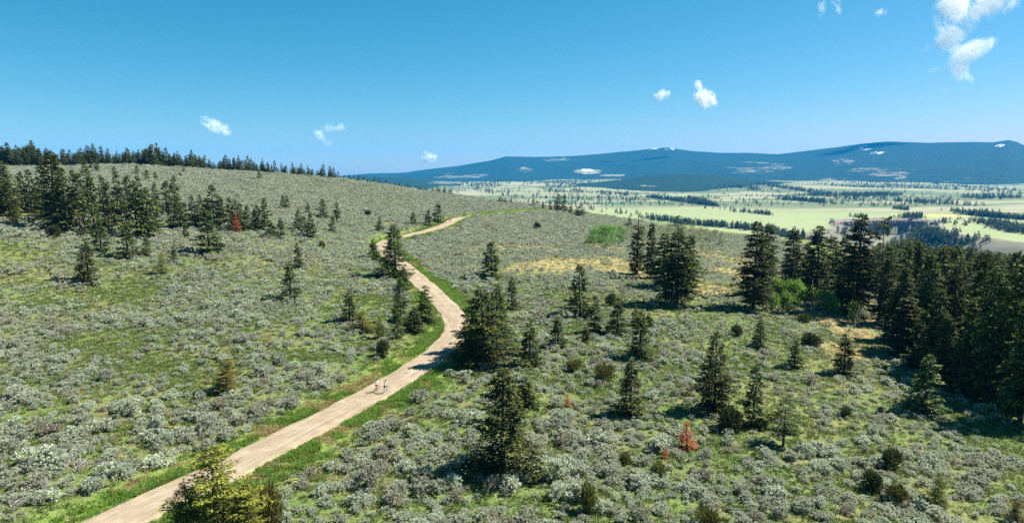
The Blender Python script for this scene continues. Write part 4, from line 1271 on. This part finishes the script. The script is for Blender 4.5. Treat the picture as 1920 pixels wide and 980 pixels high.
SH = {"dark": [dome_mesh("juniper", 600 + i, 1300, (0.20, 0.09), M_SHRUB) for i in range(3)],
      "olive": [dome_mesh("olive_shrub", 610 + i, 1100, (0.22, 0.09), M_SHRUBY, ht=1.0, upright=1.2) for i in range(3)],
      "bright": [dome_mesh("bright_shrub", 620 + i, 1000, (0.20, 0.10), M_BRIGHT, ht=1.25, upright=0.9) for i in range(3)]}
sh_n = [0]
def shrub(px, py, top, wpx, kind, label, group=None, name="juniper_bush", category="bush"):
    P = hit(px, py); H = height_for(P, top); W = wpx / FPX * depth_of(P)
    st, lv = SH[kind][sh_n[0] % 3]; sh_n[0] += 1
    root = bpy.data.objects.new(name, None); COL.objects.link(root)
    root.location = P - np.array([0, 0, 0.05]); root.rotation_euler = (0, 0, sh_n[0] * 1.7); root.scale = (W / 2, W / 2, H)
    root["label"] = label; root["category"] = category
    if group: root["group"] = group
    link("stems", st, root); link("foliage", lv, root)
shrub(1366, 808, 770, 56, "dark", "round dark juniper bush between two tall conifers")
shrub(1674, 884, 848, 50, "dark", "tight round dark green bush in sagebrush above the olive bushes")
shrub(1636, 918, 884, 42, "dark", "dark bush just below the tight round bush")
shrub(1684, 944, 912, 52, "olive", "sprawling olive bush beside the dark bush low on the slope", name="olive_shrub")
shrub(1722, 946, 930, 34, "dark", "low dark bush at the foot of the yellowish young conifer")
shrub(1100, 958, 908, 46, "olive", "upright olive bush in sagebrush low below the road", name="olive_shrub")
shrub(1325, 985, 958, 60, "olive", "brownish olive bush at the lowest edge of the sage slope", name="olive_shrub")
shrub(1235, 892, 870, 34, "olive", "small olive bush downhill of the dead orange conifer", name="olive_shrub")
shrub(1172, 868, 848, 32, "olive", "low olive bush in the sage west of the dead orange conifer", name="olive_shrub")
shrub(1074, 694, 676, 40, "olive", "flat olive bush below the slope cluster of conifers", name="olive_shrub")
shrub(1133, 712, 686, 40, "olive", "olive bush uphill of the pointed conifer", name="olive_shrub")
shrub(1144, 572, 552, 24, "dark", "rounded dark bush touching the plump conifer of the slope cluster")
shrub(1384, 630, 612, 28, "dark", "rounded dark bush in sagebrush below the drooping fir")
shrub(1526, 648, 626, 44, "dark", "wide dark bush among silvery sagebrush below the golden clearing")
shrub(1505, 602, 588, 34, "dark", "dark bush in the shade below the bright green shrubs")
shrub(1586, 782, 766, 26, "dark", "small dark bush in sagebrush below the narrow conifer")
shrub(1652, 778, 764, 18, "dark", "tiny dark bush in front of the dense wood")
shrub(1008, 430, 418, 15, "dark", "small dark bush on the sage flat below the brow conifers")
shrub(688, 405, 395, 14, "dark", "small dark bush high on the sage slope above the far road")
shrub(97, 446, 424, 30, "dark", "rounded dark bush at the foot of the hillside grove")
shrub(603, 466, 452, 16, "olive", "small olive bush on the sage slope above the thicket", name="olive_shrub")
shrub(716, 668, 640, 30, "dark", "dark bush on the cut bank below the thicket inside the road bend")
shrub(506, 990, 922, 62, "olive", "orange-tinged upright bush beside the scraggly roadside conifer", name="olive_shrub")
for (a, b, c_, d_) in [(1462, 566, 534, 44), (1488, 572, 536, 48), (1512, 562, 540, 40), (1476, 588, 558, 34), (1538, 580, 552, 36), (1558, 588, 562, 34), (1450, 580, 558, 26), (1600, 604, 574, 22)]:
    shrub(a, b, c_, d_, "bright", "fresh bright green shrub in front of the firs by the golden meadow", "bright green shrubs by the meadow firs", name="leafy_shrub")

# ------------------------------------------------------------------ aspens
def aspen_meshes(name, seed, H=7.0, rad=1.7, n=1100, mat=None):
    g = np.random.default_rng(seed)
    parts = [tube([[0, 0, -0.3], [g.normal(0, .08), g.normal(0, .08), H * 0.45], [g.normal(0, .2), g.normal(0, .2), H * 0.92]], [0.10, 0.07, 0.015], 6)]
    cl = []
    for i in range(16):
        f = 0.22 + 0.72 * i / 15; a = g.random() * 6.283; l = rad * (0.5 + 0.6 * g.random()) * math.sin(math.pi * min(0.97, f * 0.9 + 0.08)) ** 0.7
        b = np.array([0, 0, H * f]); e = b + np.array([math.cos(a) * l, math.sin(a) * l, l * 0.6])
        parts.append(tube([b, (b + e) / 2 + [0, 0, 0.05], e], [0.03, 0.02, 0.006], 3)); cl += [e, (b + e) / 2]
    cl = np.array(cl); k = g.integers(0, len(cl), n)
    Pp = cl[k] + g.normal(0, 0.36, (n, 3))
    D = unit(g.normal(size=(n, 3)))
    V, F = diamonds(Pp, D, 0.26, 0.2, g, 0.8)
    Vt, Ft = join(parts)
    return mesh_np(name + "_trunk", Vt, [Ft], mats=[M_ASPENBARK], smooth_shade=True), mesh_np(name + "_leaves", V, [F], mats=[mat])
AS = [aspen_meshes("aspen", 700 + i, mat=M_ASPEN) for i in range(4)]
ASP = [aspen_meshes("pale_aspen", 710 + i, n=560, mat=M_ASPENP) for i in range(3)]
def aspen(px, py, top, wpx, L, label, group):
    P = hit(px, py); 
    if P is None or P[1] > 600: return
    H = height_for(P, top); W = wpx / FPX * depth_of(P)
    k = int(g.integers(0, len(L))); st, lv = L[k]
    root = bpy.data.objects.new("aspen_tree", None); COL.objects.link(root)
    root.location = P - np.array([0, 0, 0.05]); root.rotation_euler = (0, 0, g.random() * 6.28); root.scale = (W / 3.6, W / 3.6, H / 7.0)
    root["label"] = label; root["category"] = "tree"; root["group"] = group
    link("trunk", st, root); link("crown", lv, root)
for (a, b, c_, d_) in [(1106, 458, 430, 22), (1116, 462, 426, 26), (1128, 466, 422, 28), (1140, 467, 424, 28), (1124, 456, 424, 24), (1136, 455, 421, 24), (1150, 462, 424, 26), (1160, 458, 424, 24), (1146, 452, 424, 22), (1168, 456, 430, 20), (1112, 468, 440, 22), (1134, 472, 444, 24), (1100, 464, 444, 16)]:
    aspen(a, b, c_, d_, AS, "fresh green leafy aspen in the bright grove at the top of the golden meadow", "bright green aspens")
for (a, b, c_, d_) in [(1176, 456, 424, 18), (1186, 450, 422, 18), (1206, 452, 424, 18), (1226, 450, 422, 20), (1240, 452, 424, 20), (1254, 450, 420, 20), (1262, 454, 426, 18), (1284, 452, 420, 20), (1298, 450, 418, 20), (1312, 454, 426, 18), (1326, 450, 428, 18), (1340, 456, 432, 22), (1352, 460, 436, 20), (1338, 450, 430, 18), (1318, 472, 450, 22), (1330, 474, 456, 20), (1210, 458, 430, 16), (1304, 460, 434, 16)]:
    aspen(a, b, c_, d_, ASP, "pale thin-leaved aspen in the loose stand behind the meadow firs", "pale aspens behind the meadow firs")

# ------------------------------------------------------------------ bare dead shrubs and snags
def branchy(seed, H, n=9, r=0.05):
    g = np.random.default_rng(seed); parts = []
    def grow(p, d, l, rad, lev):
        q_ = p + d * l * 0.5 + g.normal(0, 0.06 * l, 3); e = p + d * l + g.normal(0, 0.06 * l, 3)
        parts.append(tube([p, q_, e], [rad, rad * 0.75, rad * 0.45], 5 if lev == 0 else 3))
        if lev < 2:
            for _ in range(3 + (lev == 0)):
                d2 = unit(d + g.normal(0, 0.6, 3)); d2[2] = abs(d2[2]) * 0.7
                s0 = p + (e - p) * g.uniform(0.4, 0.95)
                grow(s0, unit(d2), l * g.uniform(0.45, 0.7), rad * 0.5, lev + 1)
    for i in range(n):
        a = g.random() * 6.283
        grow(np.array([0, 0, -0.1]), unit(np.array([math.cos(a), math.sin(a), 0.5 + g.random()])), H * g.uniform(0.5, 0.8), r, 0)
    V, F = join(parts)
    return mesh_np("bare_branches", V, [F], mats=[M_GREYWOOD], smooth_shade=True)
BR = [branchy(800 + i, 1.4, 6) for i in range(3)]
for i, (px_, py_, w) in enumerate([(142, 884, 1.35), (178, 872, 1.0), (70, 918, 1.2), (20, 955, 1.1), (215, 856, 0.9), (120, 905, 0.8)]):
    P = hit(px_, py_)
    link("dead_shrub", BR[i % 3], loc=P, rot=(0, 0, i * 2.1), scale=(w, w, w * 0.8), label="bare grey dead shrub with twisted branches on the bank above the lower road", group="bare dead shrubs on the bank", category="shrub")
SN = [branchy(820 + i, 4.5, 1, 0.07) for i in range(2)]
for i, (px_, py_, tp) in enumerate([(1596, 622, 578), (1604, 616, 576), (1612, 614, 582), (1518, 588, 534)]):
    P = hit(px_, py_); h = height_for(P, tp) / 4.5
    root = link("bare_sapling", SN[i % 2], loc=P, rot=(0, 0, i * 1.9), scale=(h * 0.7, h * 0.7, h * 1.3), label="bare leafless sapling in the yellow grass at the corner of the dense wood", group="bare saplings by the dense wood", category="tree")

# ------------------------------------------------------------------ cyclists
M_TYRE = flat_mat("tyre_rubber", (0.025, 0.025, 0.025), 0.8)
M_RIM = flat_mat("alloy_rim", (0.45, 0.45, 0.46), 0.35, metallic=0.8)
M_SADDLE = flat_mat("black_saddle", (0.02, 0.02, 0.02), 0.6)
M_SKIN = flat_mat("skin", (0.52, 0.31, 0.22), 0.6)
M_HAIR = flat_mat("dark_hair", (0.05, 0.032, 0.022), 0.7)
M_SHOE = flat_mat("dark_shoe", (0.03, 0.03, 0.035), 0.7)

def torus(R_, r_, nu=24, nv=8, axis='x'):
    u = np.arange(nu) / nu * 2 * math.pi; v = np.arange(nv) / nv * 2 * math.pi
    U_, V_ = np.meshgrid(u, v, indexing='ij')
    a = (R_ + r_ * np.cos(V_)) * np.cos(U_); b = (R_ + r_ * np.cos(V_)) * np.sin(U_); c = r_ * np.sin(V_)
    V = np.stack([c, a, b], -1).reshape(-1, 3)
    i = np.arange(nu)[:, None]; j = np.arange(nv)[None]
    F = np.stack([(i * nv + j), ((i + 1) % nu) * nv + j, ((i + 1) % nu) * nv + (j + 1) % nv, i * nv + (j + 1) % nv], -1).reshape(-1, 4)
    return V, F

def bicycle(label, frame_mat, loc, rz):
    root = bpy.data.objects.new("bicycle", None); COL.objects.link(root)
    root.location = loc; root.rotation_euler = (0, 0, rz); root["label"] = label; root["category"] = "bicycle"
    RH, FH, BB, SE, HT, HB = np.array([0, -.50, .345]), np.array([0, .54, .345]), np.array([0, -.06, .30]), np.array([0, -.21, .80]), np.array([0, .36, .86]), np.array([0, .33, .70])
    tb = lambda a, b, r: tube([a, (a + b) / 2, b], [r, r, r], 8)
    o4 = np.array([.045, 0, 0])
    fr = [tb(BB, SE, .017), tb(SE - [0, 0, .04], HT - [0, 0, .03], .017), tb(BB, HB + [0, 0.01, 0.04], .02), tb(HB, HT + [0, -.01, .06], .021)]
    for s in (-1, 1):
        fr += [tb(BB + o4 * s * .6, RH + o4 * s, .011), tb(SE - [0, 0, .05] + o4 * s * .3, RH + o4 * s, .009)]
    V, F = join(fr); link("frame", mesh_np("bicycle_frame", V, [F], mats=[frame_mat], smooth_shade=True), root)
    V, F = join([tb(HB - [0, 0.01, .04], HB + [0, .02, -.09], .018)] + [tube([HB + o4 * s + [0, .02, -.09], HB + o4 * s + [0, .06, -.2], FH + o4 * s], [.013, .012, .009], 8) for s in (-1, 1)])
    link("fork", mesh_np("bicycle_fork", V, [F], mats=[frame_mat], smooth_shade=True), root)
    V, F = join([tube([[-.29, .34, 1.02], [-.2, .40, 1.0], [0, .42, .985], [.2, .40, 1.0], [.29, .34, 1.02]], [.014] * 5, 8), tb(HT + [0, 0, .04], np.array([0, .41, .985]), .015)])
    link("handlebar", mesh_np("bicycle_handlebar", V, [F], mats=[M_SADDLE], smooth_shade=True), root)
    V, F = tube([[0, -.36, .93], [0, -.30, .945], [0, -.20, .945], [0, -.06, .94]], [.045, .075, .05, .018], 10); V[:, 2] = .94 + (V[:, 2] - .94) * .45
    link("saddle", mesh_np("bicycle_saddle", V, [F], mats=[M_SADDLE], smooth_shade=True), root)
    V, F = tb(SE - [0, 0, .06], np.array([0, -.225, .93]), .014)
    link("seat_post", mesh_np("seat_post", V, [F], mats=[M_RIM], smooth_shade=True), root)
    for c in (RH, FH):
        w = link("wheel", None, root, loc=c) if False else bpy.data.objects.new("wheel", None)
        COL.objects.link(w); w.parent = root; w.location = c
        V, F = torus(.325, .02); link("tyre", mesh_np("tyre", V, [F], mats=[M_TYRE], smooth_shade=True), w)
        sp = [torus(.298, .011)] + [tube([[0, 0, 0], [0, math.cos(a) * .15, math.sin(a) * .15], [0, math.cos(a) * .295, math.sin(a) * .295]], [.003] * 3, 3) for a in np.arange(16) / 16 * 6.2832] + [tube([[-.05, 0, 0], [0, 0, 0], [.05, 0, 0]], [.018, .022, .018], 8)]
        V, F = join(sp); link("rim", mesh_np("rim_and_spokes", V, [F], mats=[M_RIM], smooth_shade=True), w)
    for s, dy, dz in ((1, .10, .135), (-1, -.10, -.135)):
        a = BB + [s * .07, 0, 0]; b = a + [0, dy, dz]
        V, F = join([tb(BB, a, .012), tb(a, b, .011), tube([b - [s * .0, .03, 0], b + [s * .06, 0, 0], b + [s * .10, 0.03, 0]], [.012, .03, .012], 6)])
        link("pedal_crank", mesh_np("pedal_crank", V, [F], mats=[M_SADDLE], smooth_shade=True), root)
    V, F = torus(.085, .006, 20, 5); V = V + BB + [.05, 0, 0]
    link("chain_ring", mesh_np("chain_ring", V, [F], mats=[M_RIM], smooth_shade=True), root)
    return root

def skin_obj(name, J, E, mat, parent, root_i=0, levels=2):
    """continuous surface grown round connected joints: J = [(x,y,z,rx,ry)], E = edges"""
    me = bpy.data.meshes.new(name)
    me.from_pydata([j[:3] for j in J], E, [])
    o = link(name, me, parent)
    o.modifiers.new("skin", 'SKIN')
    o.modifiers["skin"].use_smooth_shade = True
    for i, j in enumerate(J):
        sv = me.skin_vertices[0].data[i]; sv.radius = (j[3], j[4] if len(j) > 4 else j[3]); sv.use_root = (i == root_i)
    ss = o.modifiers.new("sub", 'SUBSURF'); ss.levels = levels; ss.render_levels = levels
    me.materials.append(mat)
    return o

def knee(hip, ank, l1=.435, l2=.44):
    h = np.array(hip, float); a = np.array(ank, float); d = a - h; L = min(np.linalg.norm(d), l1 + l2 - .005)
    u = d / np.linalg.norm(d); x = (l1 * l1 - l2 * l2 + L * L) / (2 * L); y = math.sqrt(max(l1 * l1 - x * x, 0))
    n = np.array([0, 1.0, 0.25]); n = n - u * n.dot(u); n /= np.linalg.norm(n)
    return h + u * x + n * y

def rider(label, shirt, shorts, loc, rz):
    root = bpy.data.objects.new("person", None); COL.objects.link(root)
    root.location = loc; root.rotation_euler = (0, 0, rz); root["label"] = label; root["category"] = "person"
    J = []; E = []
    def add(p, r, par=None, r2=None):
        J.append((*p, r, r2 or r)); i = len(J) - 1
        if par is not None: E.append((par, i))
        return i
    pel = add((0, -.24, 1.02), .125, None, .11)
    bel = add((0, -.17, 1.15), .115, pel, .095); che = add((0, -.04, 1.33), .135, bel, .105); upc = add((0, .03, 1.43), .10, che, .085)
    nek = add((0, .075, 1.52), .052, upc); jaw = add((0, .11, 1.58), .066, nek, .075); skl = add((0, .105, 1.67), .078, jaw, .095); crn = add((0, .10, 1.735), .052, skl, .06)
    nose = add((0, .205, 1.632), .012, jaw)
    SH_ = []; TH = []
    for s in (-1, 1):
        sh = add((s * .175, .03, 1.42), .062, upc); el = add((s * .25, .17, 1.22), .040, sh); wr = add((s * .265, .30, 1.06), .026, el); pa = add((s * .265, .345, 1.04), .030, wr, .018)
        SH_.append((sh, el))
        for k, off in enumerate((-.033, -.012, .01, .03)):       # fingers closing over the grip
            ln = (.85, 1, .95, .75)[k]
            a = add((s * .265 + off, .385, 1.055), .0095, pa); b = add((s * .265 + off, .385 + .028 * ln, 1.035), .009, a); add((s * .265 + off, .372 + .02 * ln, 1.005), .008, b)
        a = add((s * .265 - s * .040, .35, 1.03), .010, pa); add((s * .265 - s * .055, .375, 1.005), .009, a)      # thumb
        hip = add((s * .095, -.22, .96), .092, pel)
        ank = (s * .125, .05, .47) if s > 0 else (s * .125, -.19, .215)
        kn = knee((s * .095, -.22, .96), ank)
        k_ = add(kn, .056, hip); cf = add(kn * .55 + np.array(ank) * .45 + [0, -.02, 0], .052, k_); an = add(ank, .034, cf)
        TH.append((hip, k_))
    skin_obj("body", J, E, M_SKIN, root)
    # shoes
    for s in (-1, 1):
        ank = np.array((s * .125, .05, .47) if s > 0 else (s * .125, -.19, .215))
        V, F = tube([ank + [0, -.07, -.03], ank + [0, -.02, -.015], ank + [0, .07, -.04], ank + [0, .16, -.05], ank + [0, .19, -.055]], [.02, .046, .044, .036, .012], 10)
        V[:, 2] = np.maximum(V[:, 2], ank[2] - .075)
        link("shoe", mesh_np("shoe", V, [F], mats=[M_SHOE], smooth_shade=True), root)
    up = lambda i, d: (J[i][0], J[i][1], J[i][2], J[i][3] + d, J[i][4] + d)
    lerp = lambda i, j, f, d: tuple(np.array(J[i][:3]) * (1 - f) + np.array(J[j][:3]) * f) + ((J[i][3] * (1 - f) + J[j][3] * f) + d,) * 2
    js = [up(pel, .012), up(bel, .02), up(che, .02), up(upc, .02), (J[nek][0], J[nek][1] - .02, J[nek][2] - .03, .066, .066)]
    es = [(0, 1), (1, 2), (2, 3), (3, 4)]
    for sh, el in SH_:
        js += [up(sh, .016), lerp(sh, el, .65, .018)]; es += [(3, len(js) - 2), (len(js) - 2, len(js) - 1)]
    skin_obj("shirt", js, es, shirt, root)
    js = [(0, -.245, 1.06, .135, .12), (0, -.24, 1.0, .14, .125)]; es = [(0, 1)]
    for h, k_ in TH:
        js += [up(h, .02), lerp(h, k_, .7, .024)]; es += [(1, len(js) - 2), (len(js) - 2, len(js) - 1)]
    skin_obj("shorts", js, es, shorts, root)
    # hair: cap over the back and top of the head
    th = np.linspace(0, 2 * math.pi, 17)[:-1]; V = []; F = []
    prof = [(0.0, .112), (.055, .098), (.085, .06), (.097, .01), (.09, -.045), (.07, -.085)]
    for r_, z_ in prof:
        yy = np.sin(th); cut = np.where(yy > .25, np.maximum(z_, .03), z_)
        V.append(np.stack([np.cos(th) * r_, .095 + yy * r_ * 1.18, 1.675 + cut], 1))
    V = np.concatenate(V)
    for i in range(len(prof) - 1):
        k = np.arange(16); F.append(np.stack([i * 16 + k, i * 16 + (k + 1) % 16, (i + 1) * 16 + (k + 1) % 16, (i + 1) * 16 + k], 1))
    link("hair", mesh_np("hair", V, [np.concatenate(F)], mats=[M_HAIR], smooth_shade=True), root)
    for s in (-1, 1):
        V, F = torus(.008, .007, 10, 6); V = V[:, [1, 0, 2]] + [s * .036, .192, 1.668]
        link("eye", mesh_np("eye", V, [F], mats=[M_HAIR]), root)
        V, F = tube([[s * .088, .10, 1.62], [s * .097, .095, 1.65], [s * .094, .085, 1.68]], [.010, .016, .008], 6)
        link("ear", mesh_np("ear", V, [F], mats=[M_SKIN], smooth_shade=True), root)
    return root

def road_pose(px, py):
    P = hit(px, py); d, i = road_dist([P[0]], [P[1]]); i = int(i[0])
    tq = ROAD[min(i + 4, len(ROAD) - 1)] - ROAD[max(i - 4, 0)]
    u = abs(float(d[0])) / (ROAD_W + .12)
    z = float(ROADZ[i]) + 0.07 * (1 - min(u, 1) ** 2)
    return (P[0], P[1], z - 0.008), math.atan2(tq[1], tq[0]) - math.pi / 2
white = flat_mat("white_cloth", (0.80, 0.78, 0.76), 0.85); cream = flat_mat("cream_cloth", (0.72, 0.62, 0.54), 0.85)
red = flat_mat("red_cloth", (0.40, 0.035, 0.035), 0.85); black = flat_mat("black_cloth", (0.02, 0.02, 0.025), 0.85)
orange = flat_mat("orange_cloth", (0.65, 0.16, 0.04), 0.85); maroon = flat_mat("maroon_cloth", (0.45, 0.04, 0.07), 0.85)
fr_red = flat_mat("red_frame_paint", (0.35, 0.03, 0.03), 0.35, spec=0.5); fr_grey = flat_mat("pale_frame_paint", (0.55, 0.56, 0.58), 0.35, spec=0.5)
for px_, py_, sh, so, fr, lr, lb in [
        (707.5, 736.5, white, red, fr_red, "cyclist in white shirt and dark red shorts riding up the gravel road", "red bicycle under the rider in red shorts"),
        (723, 738.5, cream, black, fr_grey, "cyclist in pale cream shirt and black shorts riding up the gravel road", "pale grey bicycle under the rider in black shorts"),
        (836, 420.5, orange, black, fr_grey, "distant cyclist in orange top at the far end of the gravel road", "bicycle under the distant rider in orange"),
        (844, 418.5, maroon, black, fr_grey, "distant cyclist in dark red top at the far end of the gravel road", "bicycle under the distant rider in dark red")]:
    loc, rz = road_pose(px_, py_)
    bicycle(lb, fr, loc, rz); rider(lr, sh, so, loc, rz)

# ------------------------------------------------------------------ clouds (volumes far outside the haze)
def cloud(name, label, px, py, dist, lobes, dens, group=None, nscale=2.2, thr=0.5, seed=0.0):
    """lobes: (dx px, dy px, half width px, half height px, tilt deg, strength) about the pixel centre, at one distance and with real depth"""
    d = ray(px, py); c = np.array([0, 0, CAM_H]) + d * dist
    m_px = dist / FPX
    ext = max(max(abs(l[0]) + max(l[2], l[3]) * 1.45, abs(l[1]) + max(l[2], l[3]) * 1.45) for l in lobes) * m_px
    dep = max(max(l[2], l[3]) for l in lobes) * m_px * 1.1
    t = NT(name)
    co = t.new("ShaderNodeTexCoord").outputs["Object"]
    ns = t.noise(nscale / ext, 8, 0.66, None, 0.6)
    mp = t.new("ShaderNodeMapping"); mp.inputs["Location"].default_value = (seed, seed * 2, seed); t.l.new(co, mp.inputs[0]); t.l.new(mp.outputs[0], ns.node.inputs["Vector"])
    tot = None
    for (dx, dy, hw, hh, tilt, st) in lobes:
        mp = t.new("ShaderNodeMapping"); mp.vector_type = 'TEXTURE'
        mp.inputs["Location"].default_value = (dx * m_px, 0, -dy * m_px)
        mp.inputs["Rotation"].default_value = (0, R(-tilt), 0)
        hw, hh = hw * 1.3, hh * 1.3
        mp.inputs["Scale"].default_value = (hw * m_px, min(hw, hh) * m_px * 0.8, hh * m_px)
        t.l.new(co, mp.inputs[0])
        ln = t.new("ShaderNodeVectorMath", operation='LENGTH'); t.l.new(mp.outputs[0], ln.inputs[0])
        f = t.math('MULTIPLY', t.math('SUBTRACT', 1.0, ln.outputs["Value"]), st)
        tot = f if tot is None else t.math('MAXIMUM', tot, f)
    q_ = t.math('SUBTRACT', t.math('ADD', t.math('MULTIPLY', tot, 1.0), t.math('MULTIPLY', ns, 8.0)), 3.95 + thr * 0.5)
    q_ = t.math('MULTIPLY', t.math('MULTIPLY', q_, 1.1, clamp=True), t.math('MULTIPLY', tot, 2.5, clamp=True))
    vol = t.new("ShaderNodeVolumePrincipled")
    vol.inputs["Color"].default_value = (1, 1, 1, 1)
    vol.inputs["Anisotropy"].default_value = 0.0
    t.put(vol.inputs["Density"], t.math('MULTIPLY', q_, 0.8 * dens / (dep * 0.5)))
    t.l.new(vol.outputs[0], t.out.inputs["Volume"])
    v = np.array([(x, y, z) for x in (-1, 1) for y in (-1, 1) for z in (-1, 1)]) * np.array([ext, dep, ext])
    f = np.array([(0, 1, 3, 2), (4, 6, 7, 5), (0, 4, 5, 1), (2, 3, 7, 6), (0, 2, 6, 4), (1, 5, 7, 3)])
    return link(name, mesh_np(name, v, [f], mats=[t.m]), loc=c, label=label, category="cloud", group=group)
cloud("cloud", "large torn white cloud high over the mountains", 1822, 66, 9000,
      [(28, -56, 74, 24, 24, 1.0), (-34, -40, 30, 44, 8, 0.9), (-32, -2, 46, 18, 38, 1.0), (-66, 20, 20, 9, 20, 0.7), (-30, 22, 16, 12, -30, 0.7), (2, 30, 42, 17, 30, 1.2), (-16, 58, 15, 26, 12, 1.1), (0, 76, 16, 9, -15, 0.8), (-50, 60, 24, 5, 8, 0.6), (72, -60, 40, 14, 30, 0.8), (-42, 96, 6, 9, 0, 0.5)], 2.6, nscale=4.5, thr=-0.1, seed=3)
cloud("cloud", "small bright round puff of cloud above the mountain ridge", 1320, 178, 9000, [(2, 6, 20, 15, -40, 1.1), (-10, -12, 9, 13, 15, 0.9), (10, 10, 14, 9, -30, 0.9), (4, 22, 9, 7, 0, 0.7)], 2.4, nscale=2.6, thr=0.3, seed=9)
cloud("cloud", "tiny puff of cloud next to the small bright round one", 1241, 178, 9000, [(0, 0, 14, 9, 25, 1.0)], 1.6, nscale=2.4, thr=0.3, seed=12)
cloud("cloud", "small slanting white cloud over the crest forest", 403, 236, 9000, [(0, 0, 27, 11, -28, 1.1), (20, 6, 12, 8, 0, 0.6)], 2.0, nscale=2.9, thr=0.3, seed=15)
cloud("cloud", "faint ragged wisp of cloud over the end of the crest forest", 614, 248, 12000, [(8, -8, 26, 9, 10, 0.9), (-14, 2, 12, 14, 0, 0.7), (2, 20, 10, 8, 0, 0.5)], 1.0, nscale=3.2, thr=0.5, seed=18)
cloud("cloud", "small low white puff above the low blue ridge", 805, 296, 30000, [(0, 0, 13, 9, 10, 1.1), (-4, -6, 7, 7, 0, 0.8)], 2.0, nscale=2.4, thr=0.3, seed=21)
cloud("cloud", "thin streak of cloud at the top of the sky west of the large torn cloud", 1556, 6, 9000, [(-14, 6, 8, 18, -10, 0.7), (12, 6, 8, 22, 15, 0.8)], 0.6, nscale=3.5, thr=0.55, seed=24)
cloud("cloud", "faint speck of cloud between the streak and the large torn cloud", 1652, 24, 9000, [(0, 0, 12, 7, 20, 0.8)], 0.8, nscale=2.9, thr=0.5, seed=27)

# ------------------------------------------------------------------ haze: one closed box of even air round everything but the clouds
bm_v = np.array([(x, y, z) for x in (-13000, 13000) for y in (-3000, 15300) for z in (-260, 520)], float)
bm_f = np.array([(0, 1, 3, 2), (4, 6, 7, 5), (0, 4, 5, 1), (2, 3, 7, 6), (0, 2, 6, 4), (1, 5, 7, 3)])
t = NT("haze_air")
hv = t.new("ShaderNodeVolumePrincipled")
hv.inputs["Color"].default_value = (0.01, 0.40, 1.0, 1)
hv.inputs["Density"].default_value = 4.0e-5
hv.inputs["Anisotropy"].default_value = 0.0
t.l.new(hv.outputs[0], t.out.inputs["Volume"])
link("haze", mesh_np("haze", bm_v, [bm_f], mats=[t.m]), kind="stuff", label="thin blue summer haze filling the valley")
